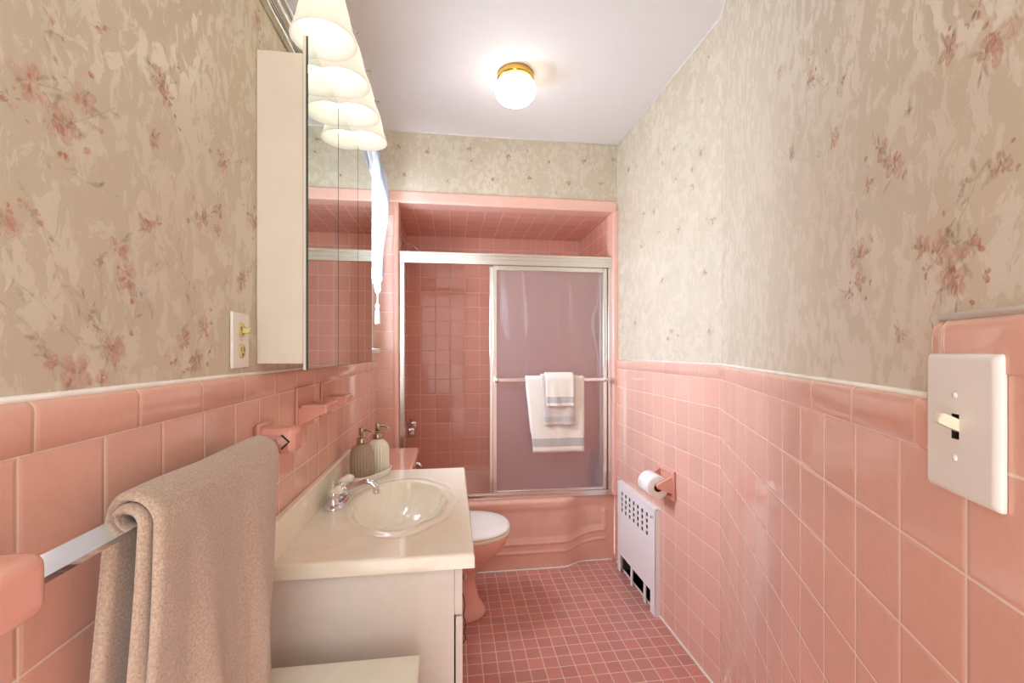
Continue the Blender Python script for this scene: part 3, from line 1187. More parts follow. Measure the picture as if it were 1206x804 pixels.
BZ, BY = 1.122, 2.565
hang_towel('bath_towel', 'large white bath towel with a silver band, lowest layer on the shower door bar', 'white_terry',
           .432, .786, BZ, BY, .0115, .010, .690, .80, (.712, .772), skew=.045, seed=3, frontmat=True)
hang_towel('hand_towel', 'light grey hand towel hung between the large white towel and the small one', 'grey_terry',
           .520, .728, BZ + .002, BY - .004, .0225, .008, .850, .95, (.868, .905), skew=.02, seed=5)
hang_towel('washcloth', 'small white washcloth with a silver band, topmost on the shower door bar', 'white_terry',
           .545, .716, BZ + .003, BY - .008, .0315, .007, .965, 1.02, (.984, 1.020), skew=.008, seed=8, frontmat=True)

# ------------------------------------------------------------------ shower fittings
s = thing('shower_fixture', 'chrome shower head on a curved arm above the door header', 'shower', (XSL, 2.93, 1.99))
m = MB('satin_metal')
m.tube([(XSL, 2.93, 1.985), (XSL + .04, 2.93, 1.992), (XSL + .08, 2.93, 1.978), (XSL + .115, 2.93, 1.945), (XSL + .140, 2.93, 1.915)], .009, 12)
m.build('arm', parent=s)
m = MB('satin_metal')
m.lathe([(.0, .012), (.026, .010), (.028, .004), (.028, 0)], (XSL, 2.93, 1.985), 24, M=Matrix.Rotation(pi / 2, 3, 'Y'))
m.build('flange', parent=s)
m = MB('chrome')
M = Matrix.Rotation(radians(-38), 3, 'Y')
m.lathe([(.010, .016), (.013, .008), (.012, -.004), (.020, -.014), (.032, -.032), (.034, -.044), (.030, -.048), (.0, -.046)], (XSL + .146, 2.93, 1.905), 28, M=M)
m.build('shower_head', parent=s)

s = thing('bath_faucet', 'chrome two-knob bath faucet on the left alcove wall above the tub', 'faucet', (XSL, 2.93, .80))
for y, z in ((2.83, .785), (3.00, .800)):
    m = MB('chrome')
    R = Matrix.Rotation(pi / 2, 3, 'Y')
    m.lathe([(.0, 0), (.042, 0), (.040, .008), (.020, .018), (.018, .038), (.033, .044), (.037, .058), (.035, .092), (.028, .102), (.0, .105)],
            (XSL, y, z), 24, M=R, rad=lambda a, r, zz: r * (1 + .10 * cos(6 * a)) if zz > .038 and r > .02 else r)
    m.build('knob', parent=s)
m = MB('chrome')
m.tube([(XSL, 2.93, .55), (XSL + .06, 2.93, .555), (XSL + .115, 2.93, .550), (XSL + .130, 2.93, .535), (XSL + .132, 2.93, .515)], [.022, .024, .022, .019, .016], 16)
m.build('spout', parent=s)

for nm, lb, mt, p, h, r_ in (('shampoo_bottle', 'dark bottle behind the obscure glass at the right end of the tub', 'bottle_dark', (.945, 2.86, .405), .22, .034),
                            ('soap_bottle', 'short white bottle behind the glass at the right end of the tub', 'bottle_white', (.940, 2.745, .405), .12, .032)):
    m = MB(mt)
    m.lathe([(.0, 0), (r_ * .95, 0), (r_, .006), (r_, h * .72), (r_ * .8, h * .82), (r_ * .38, h * .86), (r_ * .38, h * .90), (r_ * .5, h * .90), (r_ * .5, h), (.0, h)], (0, 0, 0), 24)
    o = m.build(nm)
    o.location = p
    tag(o, lb, 'bottle')

# ------------------------------------------------------------------ mirror cabinet
CX, CY0, CY1 = -0.332, 1.045, 1.850
mc = thing('medicine_cabinet', 'cream medicine cabinet with three mirrored doors above the sink', 'cabinet', (XL, 1.45, 1.256))
m = MB('cabinet_enamel', 'dark_gap')
m.box((XL - PAPER + .0005, CY0, 1.258), (CX, CY1, 1.957), 0, .0015)
m.box((CX - .001, CY0 + .01, 1.262), (CX + .0003, CY1 - .01, 1.953), 1)  # dark sheet over the cream front stands for shade in the door gaps
m.build('body', parent=mc)
ys = [CY0 - .001, 1.313, 1.580, CY1]
for i in range(3):
    m = MB('cabinet_enamel')
    m.box((CX + .0005, ys[i] + (.0005 if i == 0 else .006), 1.244), (CX + .0065, ys[i + 1] - .006, 1.998), 0, .0008)
    d = m.build('door', parent=mc)
    g = MB('mirror', 'glass_edge')
    xa_, xb_, ya_, yb_ = CX + .0066, CX + .0110, ys[i] + .0016, ys[i + 1] - .0016
    g.box((xa_, ya_, 1.2445), (xb_ - .0004, yb_, 1.9975), 1)
    g.quad([Vector((xb_, ya_ + .001, 1.2455)), Vector((xb_, yb_ - .001, 1.2455)), Vector((xb_, yb_ - .001, 1.9965)), Vector((xb_, ya_ + .001, 1.9965))], None, 0)
    g2 = g.build('mirror_pane')
    g2.data.transform(Matrix.Translation(-Vector(mc.location)))
    g2.parent = d

# ------------------------------------------------------------------ vanity light: plate, four arms, four glass shades
vl = thing('vanity_light', 'chrome wall light bar with four lit frosted bell shades above the mirror', 'wall light', (XL, 1.29, 2.15))
m = MB('chrome')
m.box((XL - PAPER + .0005, .915, 2.078), (XL + .010, 1.665, 2.215), 0, .004)
m.box((XL + .010, .935, 2.095), (XL + .026, 1.645, 2.198), 0, .004)
m.box((XL + .026, .950, 2.115), (XL + .034, 1.630, 2.178), 0, .003)
m.build('back_plate', parent=vl)
SX = -.287
for i in range(4):
    y = 1.047 + .160 * i
    m = MB('chrome')
    m.lathe([(.0, .012), (.022, .010), (.026, 0), (.026, -.004)], (XL + .034, y, 2.146), 20, M=Matrix.Rotation(pi / 2, 3, 'Y'))
    m.tube([(XL + .036, y, 2.146), (XL + .060, y, 2.158), (SX - .03, y, 2.178), (SX - .008, y, 2.172), (SX, y, 2.155)], .007, 10)
    m.lathe([(.0, .012), (.014, .010), (.030, 0), (.033, -.014), (.031, -.016), (.0, -.010)], (SX, y, 2.142), 28)
    m.build('arm', parent=vl)
    for a in (0.25, 2.35, 4.4):
        m = MB('satin_metal')
        dx, dy = cos(a), sin(a)
        m.tube([(SX + dx * .031, y + dy * .031, 2.130), (SX + dx * .041, y + dy * .041, 2.130)], .003, 8)
        m.tube([(SX + dx * .040, y + dy * .040, 2.130), (SX + dx * .046, y + dy * .046, 2.130)], .0055, 10)
        m.build('thumb_screw', parent=vl)
    m = MB('lamp_glass')
    outer = [(.029, 2.141), (.0300, 2.126), (.035, 2.112), (.046, 2.085), (.054, 2.055), (.060, 2.025), (.066, 2.005), (.0715, 1.990)]
    prof = [(r, z - 0) for r, z in outer] + [(r - .003, z + .0005) for r, z in outer[::-1]]
    m.lathe(prof, (SX, y, 0), 40, caps=False)
    m.build('glass_shade', parent=vl)
    m = MB('bulb')
    m.lathe([(.0, 2.008), (.012, 2.010), (.021, 2.016), (.0275, 2.026), (.030, 2.040), (.028, 2.054), (.020, 2.072), (.014, 2.090), (.013, 2.118)], (SX, y, 0), 24)
    m.build('bulb', parent=vl)

# ------------------------------------------------------------------ ceiling light
cl = thing('ceiling_light', 'small round lit ceiling light with a polished brass ring', 'ceiling light', (.287, 1.98, ZC))
m = MB('brass')
m.lathe([(.0, -.0005), (.078, -.0005), (.082, -.003), (.080, -.010), (.0835, -.016), (.0835, -.030), (.079, -.034), (.0, -.034)], (.287, 1.98, ZC), 48)
m.build('ring', parent=cl)
m = MB('lit_globe')
m.lathe([(.072, -.0345), (.084, -.045), (.0925, -.062), (.0935, -.080), (.087, -.100), (.072, -.118), (.050, -.130), (.025, -.136), (.0, -.138)], (.287, 1.98, ZC), 48)
m.build('globe', parent=cl)

# ------------------------------------------------------------------ outlet
ot = thing('wall_outlet', 'white double wall outlet with ivory sockets beside the mirror cabinet', 'outlet', (XL - PAPER, .96, 1.308))
m = MB('white_plastic')
xo = XL - PAPER
m.box((xo + .0005, .926, 1.252), (xo + .0065, .996, 1.364), 0, .002)
m.build('plate', parent=ot)
for z in (1.329, 1.287):
    m = MB('ivory', 'dark_gap')
    vv = m.lathe([(.0, .0095), (.0135, .0095), (.0150, .0085), (.0152, .006)], (xo, .961, z), 24, M=Matrix.Rotation(pi / 2, 3, 'Y'))
    for dy in (-.006, .006):
        m.box((xo + .0094, .961 + dy - .0009, z - .001), (xo + .0100, .961 + dy + .0009, z + .007), 1)
    m.lathe([(.0, .0100), (.0022, .0100), (.0022, .009)], (xo, .961, z - .008), 10, mat=1, M=Matrix.Rotation(pi / 2, 3, 'Y'))
    m.build('socket', parent=ot)
m = MB('ivory')
m.box((xo + .009, .955, 1.322), (xo + .024, .969, 1.334), 0, .003)
plab(m.build('plug_cover', parent=ot), 'ivory safety plug in the upper socket')
m = MB('satin_metal')
m.lathe([(.0, .0078), (.0028, .0074), (.0032, .006)], (xo, .961, 1.308), 12, M=Matrix.Rotation(pi / 2, 3, 'Y'))
m.build('screw', parent=ot)

# ------------------------------------------------------------------ light switch on the near right wall
sw = thing('light_switch', 'large white toggle light switch plate on the raised pink tile at right', 'light switch', near(1.2905, 0, 1.215))
R = Matrix((( -NN.x * 0 + ND.x, NN.x, 0), (ND.y, NN.y, 0), (0, 0, 1)))      # local (t, n, z) -> room
M4 = Matrix.Translation(near(0, 0, 0)) @ R.to_4x4()
m = MB('white_plastic', 'dark_gap')
# plate with a slot: four slabs around it then bevelled face
t0, t1, z0, z1 = 1.2420, 1.3390, 1.147, 1.283
tc_, zc_ = (t0 + t1) / 2 - .002, 1.2135
w2, h2 = .0052, .0120
F = .0075
outer = []
prof = [(0.0, .0005), (0.0, .0030), (.0012, .0052), (.0035, .0068), (.0060, F)]
rows = []
for ins, n_ in prof:
    a, b, c, d = t0 + ins, t1 - ins, z0 + ins, z1 - ins
    rr = .003
    ring = []
    for (cx_, cz_, a0) in ((b - rr, d - rr, 0), (a + rr, d - rr, pi / 2), (a + rr, c + rr, pi), (b - rr, c + rr, 1.5 * pi)):
        for k in range(4):
            an = a0 + k / 3 * pi / 2
            ring.append(M4 @ Vector((cx_ + rr * cos(an), n_, cz_ + rr * sin(an))))
    rows.append(ring)
V = m.grid(rows, 0, close_v=True)
hole = [m.bm.verts.new(M4 @ Vector(p)) for p in ((tc_ + w2, F, zc_ + h2), (tc_ - w2, F, zc_ + h2), (tc_ - w2, F, zc_ - h2), (tc_ + w2, F, zc_ - h2))]
last = V[-1]
for q in range(4):
    seg = last[q * 4:q * 4 + 4]
    for k in range(3):
        m.bm.faces.new([hole[q], seg[k], seg[k + 1]])
    m.bm.faces.new([hole[q], seg[3], last[(q * 4 + 4) % 16], hole[(q + 1) % 4]])
deep = [m.bm.verts.new(M4 @ Vector(p)) for p in ((tc_ + w2, .001, zc_ + h2), (tc_ - w2, .001, zc_ + h2), (tc_ - w2, .001, zc_ - h2), (tc_ + w2, .001, zc_ - h2))]
for q in range(4):
    f = m.bm.faces.new([hole[q], hole[(q + 1) % 4], deep[(q + 1) % 4], deep[q]])
    f.material_index = 1
f = m.bm.faces.new(deep)
f.material_index = 1
m.build('switch_plate', parent=sw)
m = MB('cream_plastic')
a_ = Vector((tc_, .002, zc_ - .001))
b_ = Vector((tc_, .021, zc_ + .0085))
m.tube([M4 @ a_, M4 @ (a_ * .35 + b_ * .65), M4 @ b_, M4 @ (b_ + Vector((0, .001, .0004)))], [.0072, .0074, .0070, .0045], 4, square=True, rot=pi / 4)
m.build('toggle', parent=sw)
for z in (zc_ + .030, zc_ - .030):
    m = MB('white_plastic')
    RR = R @ Matrix.Rotation(-pi / 2, 3, 'X')
    m.lathe([(.0, .0092), (.0026, .0088), (.0034, .0074)], M4 @ Vector((tc_, 0, z)), 14, M=RR)
    m.build('screw', parent=sw)

# ------------------------------------------------------------------ radiator cover
rc = thing('radiator_cover', 'white perforated radiator cover low on the pink right wall', 'radiator cover', (XR - .013, 2.26, 0))
m = MB('radiator_paint')
ya, yb, xa, H = 2.010, 2.500, XR - .026, .522
th_ = .003
# front sheet built cell by cell so the holes are real
yy = [ya]
hy = []
for i in range(7):
    c = 2.105 + i * .054
    yy += [c - .0115, c + .0115]
    hy.append(len(yy) - 2)
yy.append(yb)
zz_ = [0.0, .105]
hz = []
for i in range(4):
    c = .372 + i * .031
    zz_ += [c - .0105, c + .0105]
    hz.append(len(zz_) - 2)
zz_.append(H)
LEG = (ya + .055, yb - .045)
for i in range(len(yy) - 1):
    for j in range(len(zz_) - 1):
        if i in hy and j in hz:
            continue
        if j == 0:
            continue
        m.box((xa, yy[i], zz_[j]), (xa + th_, yy[i + 1], zz_[j + 1]), 0)
m.box((xa, ya, 0), (xa + th_, LEG[0], .105), 0)
m.box((xa, LEG[1], 0), (xa + th_, yb, .105), 0)
m.box((xa, ya, 0), (XR, ya + .006, H), 0, .001)
m.box((xa, yb - .006, 0), (XR, yb, H), 0, .001)
m.box((xa, ya, H - .004), (XR, yb, H), 0, .001)
m.box((xa - .001, ya - .001, H - .016), (xa + .004, yb + .001, H + .001), 0, .002)
bmesh.ops.remove_doubles(m.bm, verts=m.bm.verts[:], dist=.00005)
m.build('casing', parent=rc)
for y in (2.135, 2.30):
    m = MB('radiator_paint')
    m.box((xa + .004, y, 0), (xa + .012, y + .018, .11), 0, .001)
    m.build('foot', parent=rc)
m = MB('chrome')
m.tube([(xa - .012, 2.036, .478), (xa + .002, 2.036, .478)], .006, 10)
m.build('knob', parent=rc)
ra = MB('iron_and_recess_shade')
for i in range(9):
    y = 2.06 + i * .047
    ra.box((XR + .020, y, .05), (XR + .085, y + .028, .46), 0, .008)
ra.tube([(XR + .05, 2.05, .07), (XR + .05, 2.46, .07)], .016, 10)
for y in (2.07, 2.43):
    ra.box((XR + .03, y - .01, 0), (XR + .07, y + .02, .06), 0, .003)
o = ra.build('radiator', loc=(XR + .05, 2.26, 0))
tag(o, 'dark iron radiator in the wall recess behind the white cover', 'radiator')

# ------------------------------------------------------------------ toilet roll holder
th = thing('toilet_roll_holder', 'pink ceramic toilet roll holder on the right tile wall', 'paper holder', (XR, 1.935, .68))
m = MB('pink_ceramic')
y0, y1, z0, z1 = 1.862, 2.018, .610, .745
fr = .020
for a, b, c, d in ((y0, y0 + fr, z0, z1), (y1 - fr, y1, z0, z1), (y0 + fr - .004, y1 - fr + .004, z1 - fr, z1), (y0 + fr - .004, y1 - fr + .004, z0, z0 + fr)):
    m.box((XR - .016, a, c), (XR - .0003, b, d), 0, .006, 3)
m.box((XR - .005, y0 + fr - .006, z0 + fr - .006), (XR - .0003, y1 - fr + .006, z1 - fr + .006), 0)
m.build('frame', parent=th)
for y in (y0 + .004, y1 - .018):
    m = MB('pink_ceramic')
    m.prism([(XR - .010, .640), (XR - .010, .725), (XR - .045, .705), (XR - .082, .690), (XR - .088, .680), (XR - .082, .668), (XR - .045, .655)], y, y + .014, 0, 'y', .003)
    m.build('arm', parent=th)
m = MB('satin_metal')
m.tube([(XR - .072, y0 + .016, .680), (XR - .072, y1 - .016, .680)], .008, 12)
m.build('roller', parent=th)
m = MB('paper_roll', 'cardboard')
yc0, yc1 = y0 + .024, y1 - .026
RR = Matrix.Rotation(-pi / 2, 3, 'X')
L_ = yc1 - yc0
m.lathe([(.020, 0), (.050, 0), (.052, .002), (.052, L_ - .002), (.050, L_), (.020, L_)], (XR - .072, yc0, .668), 40, M=RR, caps=False)
m.lathe([(.0205, L_), (.0200, L_ - .001), (.0200, .001), (.0205, 0)], (XR - .072, yc0, .668), 40, mat=1, M=RR, caps=False)
o = m.build('toilet_paper', loc=(XR - .072, (yc0 + yc1) / 2, .668))
tag(o, 'white toilet paper roll on the pink ceramic wall holder', 'toilet paper')

# ------------------------------------------------------------------ ceramic shelf fittings on the left wall
def dish(name, label, ya_, yb_, kind):
    t = thing(name, label, kind, (XL, (ya_ + yb_) / 2, 1.13))
    m = MB('pink_ceramic')
    m.box((XL + .0003, ya_, 1.070), (XL + .007, yb_, 1.186), 0, .004, 3)
    m.build('back_plate', parent=t)
    m = MB('pink_ceramic')
    pts = [(XL + .004, 1.112), (XL + .004, 1.132), (XL + .074, 1.132), (XL + .080, 1.128), (XL + .080, 1.116), (XL + .074, 1.112), (XL + .050, 1.108), (XL + .030, 1.098), (XL + .016, 1.084), (XL + .004, 1.076)]
    m.prism(pts, ya_ + .010, yb_ - .010, 0, 'y', .005)
    m.box((XL + .066, ya_ + .010, 1.126), (XL + .080, yb_ - .010, 1.140), 0, .005, 3)
    m.box((XL + .010, ya_ + .010, 1.126), (XL + .078, ya_ + .020, 1.139), 0, .004, 3)
    m.box((XL + .010, yb_ - .020, 1.126), (XL + .078, yb_ - .010, 1.139), 0, .004, 3)
    m.build('tray', parent=t)


dish('soap_dish', 'pink ceramic wall soap dish nearer the towel bar', 1.262, 1.412, 'soap dish')
dish('tumbler_holder', 'pink ceramic wall tumbler shelf, the farther one below the mirror', 1.492, 1.612, 'tumbler holder')

# ------------------------------------------------------------------ towel bar and beige towel
BX, BZT = XL + .056, 1.088
tbar = thing('towel_bar', 'square chrome towel bar between two pink ceramic blocks on the left wall', 'towel bar', (XL, .74, BZT))
m = MB('chrome')
m.tube([(BX, .400, BZT), (BX, 1.060, BZT)], .0140, 4, square=True)
m.build('rod', parent=tbar)
for y0_, y1_ in ((.345, .432), (1.018, 1.082)):
    m = MB('pink_ceramic', 'dark_gap')
    m.box((XL + .0003, y0_, 1.060), (XL + .080, y1_, 1.116), 0, .013, 4)
    m.box((XL + .0003, y0_ - .008, 1.048), (XL + .012, y1_ + .008, 1.128), 0, .006, 3)
    yy_ = y1_ if y0_ < .8 else y0_
    m.tube([(BX, yy_ - .0015 if y0_ > .8 else yy_ - .002, BZT), (BX, yy_ + .0012 if y0_ < .8 else yy_ + .002, BZT)], .0165, 4, 1, square=True)
    m.build('bar_block', parent=tbar)


def beige():
    t = thing('beige_towel', 'thick beige bath towel folded over the chrome bar at left', 'towel', (BX, .75, BZT))
    for name, rin, th_, zf, zb_, ya0, ya1, seed in (('outer_fold', .0245, .0125, .640, .650, .552, .905, 2), ('inner_fold', .0115, .0120, .655, .660, .546, .900, 4)):
        m = MB('beige_terry')
        rr = random.Random(seed)
        r = rin + th_ / 2
        ph = [rr.uniform(0, 6) for _ in range(4)]
        pa = []
        n = 40
        for i in range(n + 1):
            pa.append((1, zf + (BZT - zf) * i / n, 1.0, 0.0))
        for i in range(1, 16):
            a = pi * i / 16
            pa.append((0, a, cos(a), sin(a)))
        for i in range(n + 1):
            pa.append((-1, BZT + (zb_ - BZT) * i / n, -1.0, 0.0))
        ny_ = 56
        Pi, Po = [], []
        for (side, q, nx_, nz_) in pa:
            if side == 0:
                xb, zb0 = BX + r * cos(q) * (1.0 if cos(q) > 0 else .62), BZT + r * sin(q) * 1.0
                d = 0.0
            else:
                xb = BX + r if side == 1 else BX - r * .62
                zb0 = q
                d = (BZT - q) / .44
            ri, ro = [], []
            for j in range(ny_ + 1):
                s_ = j / ny_
                y = ya0 + (ya1 - ya0) * s_
                y -= .030 * d * s_ * (1 if side == 1 else .3)
                y += (-.012 * sin(d * 3) * (1 - s_) if side == 1 else -.060 * d * (1 - s_) * (1 - s_) * (1 if side == -1 else 0))
                dd = min(1, d * 1.6)
                w = 0
                if side >= 0:
                    w = -.0085 * dd * sin(s_ * 15 + ph[0] + d * .8) + .0035 * dd * sin(s_ * 31 + ph[1] - d * 2) + .0022 * sin(s_ * 9 + ph[2])
                    w += .003 * dd * sin(d * 7 + s_ * 5 + ph[3])
                else:
                    w = -.003 * dd * sin(s_ * 13 + ph[1])
                    w = max(w, -.002)
                if side == 1:
                    w += .004 * d + .006 * dd * sm(s_, .0, .2) * sm(1 - s_, 0, .2)
                edge = min(s_, 1 - s_) * (ya1 - ya0)
                t_ = th_ / 2 * min(1, .30 + .70 * sqrt(min(1, edge / (th_ * .55))))
                # rounded bottom hem
                sag = .004 * sin(s_ * 18 + ph[2]) * (1 - nz_)
                ri.append(Vector((xb - nx_ * t_ + w * (1 if side >= 0 else 1), y, zb0 - nz_ * t_ + (w * nz_))))
                ro.append(Vector((xb + nx_ * t_ + w, y, zb0 + nz_ * t_ + (w * nz_))))
            Pi.append(ri)
            Po.append(ro)
        Vo = m.grid(Po, 0)
        Vi = m.grid(Pi, 0, flip=True)
        N = len(pa)
        for i in range(N - 1):
            m.bm.faces.new([Vo[i][0], Vi[i][0], Vi[i + 1][0], Vo[i + 1][0]]).smooth = True
            m.bm.faces.new([Vo[i][-1], Vo[i + 1][-1], Vi[i + 1][-1], Vi[i][-1]]).smooth = True
        for j in range(ny_):
            m.bm.faces.new([Vo[0][j], Vo[0][j + 1], Vi[0][j + 1], Vi[0][j]]).smooth = True
            m.bm.faces.new([Vo[-1][j], Vi[-1][j], Vi[-1][j + 1], Vo[-1][j + 1]]).smooth = True
        m.build(name, parent=t)


beige()

# ------------------------------------------------------------------ vanity cabinet
VY0, VY1 = 1.078, 1.845
vc = thing('vanity_cabinet', 'white laminate vanity cabinet standing under the cream sink top', 'cabinet', (-.20, 1.46, 0))
m = MB('vanity_laminate')
a_, b_ = (XL + .001, VY0), (.006, VY1)
th_ = .012
for z0_, z1_, flip_, (xa_, ya_, xb_, yb_) in ((0, .7648, False, (a_[0], a_[1], b_[0], b_[1])), (.05, .7648, True, (a_[0] + th_, a_[1] + th_, b_[0] - th_, b_[1] - th_))):
    c4 = [(xa_, ya_), (xb_, ya_), (xb_, yb_), (xa_, yb_)]
    lo_ = [m.bm.verts.new((x, y, z0_)) for x, y in c4]
    hi_ = [m.bm.verts.new((x, y, z1_)) for x, y in c4]
    for i in range(4):
        m.bm.faces.new([lo_[i], lo_[(i + 1) % 4], hi_[(i + 1) % 4], hi_[i]])
    m.bm.faces.new(lo_)
    if not flip_:
        hi0 = hi_
for i in range(4):
    m.bm.faces.new([hi0[i], hi0[(i + 1) % 4], hi_[(i + 1) % 4], hi_[i]])
m.build('body', parent=vc)
m = MB('vanity_laminate')
m.box((.0065, VY0, .645), (.026, VY1, .7648), 0, .0015)
m.build('face_frame', parent=vc)
m = MB('vanity_laminate')
m.box((.0065, VY0, .0), (.014, VY1, .090), 0, .001)
m.build('toe_board', parent=vc)
ym = (VY0 + VY1) / 2
for a, b in ((VY0, ym - .002), (ym + .002, VY1)):
    m = MB('vanity_laminate')
    m.box((.0095, a, .094), (.0265, b, .640), 0, .002)
    d = m.build('door', parent=vc)
    g = MB('pump_metal')
    yy_ = b - .04 if a == VY0 else a + .04
    g.lathe([(.0, .022), (.012, .020), (.014, .014), (.006, .008), (.006, 0)], (.0265, yy_, .56), 18, M=Matrix.Rotation(pi / 2, 3, 'Y'))
    g2 = g.build('knob')
    g2.data.transform(Matrix.Translation(-Vector(vc.location)))
    g2.parent = d

# ------------------------------------------------------------------ vanity top with shell basin
vt = thing('sink_countertop', 'cream cultured marble sink top with shell-shaped basin and backsplash', 'sink', (-.18, 1.46, .765))
m = MB('cultured_marble')
TX0, TX1, TY0, TY1, TZ = XL + .0005, .055, 1.058, 1.860, .800
BCX, BCY, BA, BB, BD = -.165, 1.458, .149, .228, .105
edge = [(0, -.034), (0, -.008), (.0012, -.0045), (.0035, -.0015), (.007, 0)]


def axis(a, b, n):
    return [a + e for e, _ in edge] + [a + .007 + (b - a - .014) * i / n for i in range(1, n)] + [b - e for e, _ in edge[::-1]]


def offs(n):
    return [z for _, z in edge] + [0] * (n - 1) + [z for _, z in edge[::-1]]


NX, NY = 150, 220
axs, ays = axis(TX0, TX1, NX), axis(TY0, TY1, NY)
ox, oy = offs(NX), offs(NY)


def basin(x, y):
    dx, dy = (x - BCX) / BA, (y - BCY) / BB
    r = sqrt(dx * dx + dy * dy)
    if r > 1.35:
        return 0.0
    # ribs fan out from the drain side (towards the faucet)
    th = atan2(y - BCY, x - (BCX - .08))
    fan = sm(cos(th), -.25, .35)
    lob = .050 * abs(cos(th * 5.5)) * fan
    re = r / (.955 + lob)
    lip = .0018 * exp(-((re - 1.09) / .05) ** 2)
    groove = -.0014 * exp(-((re - 1.21) / .04) ** 2) * fan
    if re >= 1:
        return lip + groove
    bowl = -BD * (1 - re ** 2.4) ** .72
    rib = .0075 * abs(cos(th * 5.5)) * fan * sm(re, .18, .75) * (1 - sm(re, .96, 1.0))
    return bowl - rib + lip


P = []
for i, x in enumerate(axs):
    P.append([Vector((x, y, TZ + min(ox[i], oy[j]) + (basin(x, y) if 5 < i < len(axs) - 6 and 5 < j < len(ays) - 6 else 0))) for j, y in enumerate(ays)])
m.grid(P, 0)
m.build('basin_top', parent=vt)
m = MB('cultured_marble')
m.box((TX0, TY0, TZ - .002), (TX0 + .020, TY1, TZ + .088), 0, .004, 3)
m.build('backsplash', parent=vt)
m = MB('chrome')
m.lathe([(.0, .002), (.012, .002), (.020, .003), (.023, .001), (.023, -.004)], (BCX, BCY, TZ - BD + .001), 24)
m.build('drain', parent=vt)

# ------------------------------------------------------------------ sink faucet
FX, FY = -.362, 1.475
fa = thing('sink_faucet', 'chrome centerset sink faucet with white porcelain handles', 'faucet', (FX, FY, TZ))
m = MB('chrome')
P = []
for (sc, z) in ((1.0, .0003), (1.02, .004), (.98, .009), (.86, .014), (.70, .017), (.0, .018)):
    P.append([Vector((FX + .031 * sc * cos(a) * 1.0, FY + (.051 if abs(sin(a)) > 1e-6 else 0) * (1 if sin(a) > 0 else -1) * 1.0 * min(1, abs(sin(a)) * 3) * sc + .031 * sc * sin(a), TZ + z)) for a in [2 * pi * k / 40 for k in range(40)]])
m.grid(P, 0, close_v=True)
m.build('base', parent=fa)
m = MB('chrome')
m.lathe([(.019, .012), (.017, .022), (.015, .034), (.017, .042), (.014, .052), (.0, .054)], (FX, FY, TZ), 24)
m.tube([(FX - .004, FY, TZ + .030), (FX + .03, FY, TZ + .040), (FX + .06, FY, TZ + .052), (FX + .084, FY, TZ + .061), (FX + .104, FY, TZ + .060), (FX + .116, FY, TZ + .049), (FX + .120, FY, TZ + .034)],
       [.015, .0145, .0125, .012, .0125, .013, .0125], 16)
m.lathe([(.0125, 0), (.0125, .010), (.010, .012)], (FX + .1205, FY, TZ + .026), 18)
m.tube([(FX - .016, FY, TZ + .012), (FX - .016, FY, TZ + .066)], .0022, 8)
m.lathe([(.0, .008), (.005, .006), (.0055, .002), (.003, 0)], (FX - .016, FY, TZ + .062), 12)
m.build('spout', parent=fa)
for sgn in (-1, 1):
    hy_ = FY + sgn * .052
    m = MB('chrome')
    m.lathe([(.018, .012), (.017, .018), (.013, .026), (.013, .036), (.017, .042), (.015, .050), (.008, .056), (.0, .057)], (FX, hy_, TZ), 22)
    h = m.build('handle_stem', parent=fa)
    g = MB('white_ceramic', 'chrome')
    ax_ = Vector((.72, sgn * -.15 + (-.35 if sgn < 0 else .55), .28)).normalized()
    c0 = Vector((FX, hy_, TZ + .052))
    Rm = ax_.to_track_quat('Z', 'Y').to_matrix()
    g.lathe([(.0, -.012), (.010, -.008), (.0135, .002), (.0135, .012), (.015, .022), (.014, .030), (.010, .034)], c0, 20, M=Rm)
    g.lathe([(.010, .033), (.010, .037), (.006, .041), (.0, .042)], c0, 16, mat=1, M=Rm)
    g2 = g.build('porcelain_handle')
    g2.data.transform(Matrix.Translation(-Vector(fa.location)))
    g2.parent = h

# ------------------------------------------------------------------ tray and soap dispensers
DC = Vector((-.312, 1.757, TZ + .0005))
dang = radians(62)
dv = Vector((cos(dang), sin(dang), 0))
dn = Vector((-dv.y, dv.x, 0))
m = MB('white_ceramic')
prof = [(.0, 0), (.86, 0), (.93, .003), (1.0, .022), (1.02, .025), (1.0, .026), (.96, .022), (.90, .0065), (.0, .005)]
P = []
for (r, z) in prof:
    row = []
    for k in range(48):
        a = 2 * pi * k / 48
        ca, sa = cos(a), sin(a)
        e = .72
        lx = .104 * r * (abs(ca) ** e) * (1 if ca >= 0 else -1)
        ly = .052 * r * (abs(sa) ** e) * (1 if sa >= 0 else -1)
        row.append(DC + dv * lx + dn * ly + Vector((0, 0, z)))
    P.append(row)
m.grid(P, 0, close_v=True, flip=True)
o = m.build('soap_tray', loc=DC)
tag(o, 'oval white ceramic tray holding two soap dispensers beside the sink', 'tray')


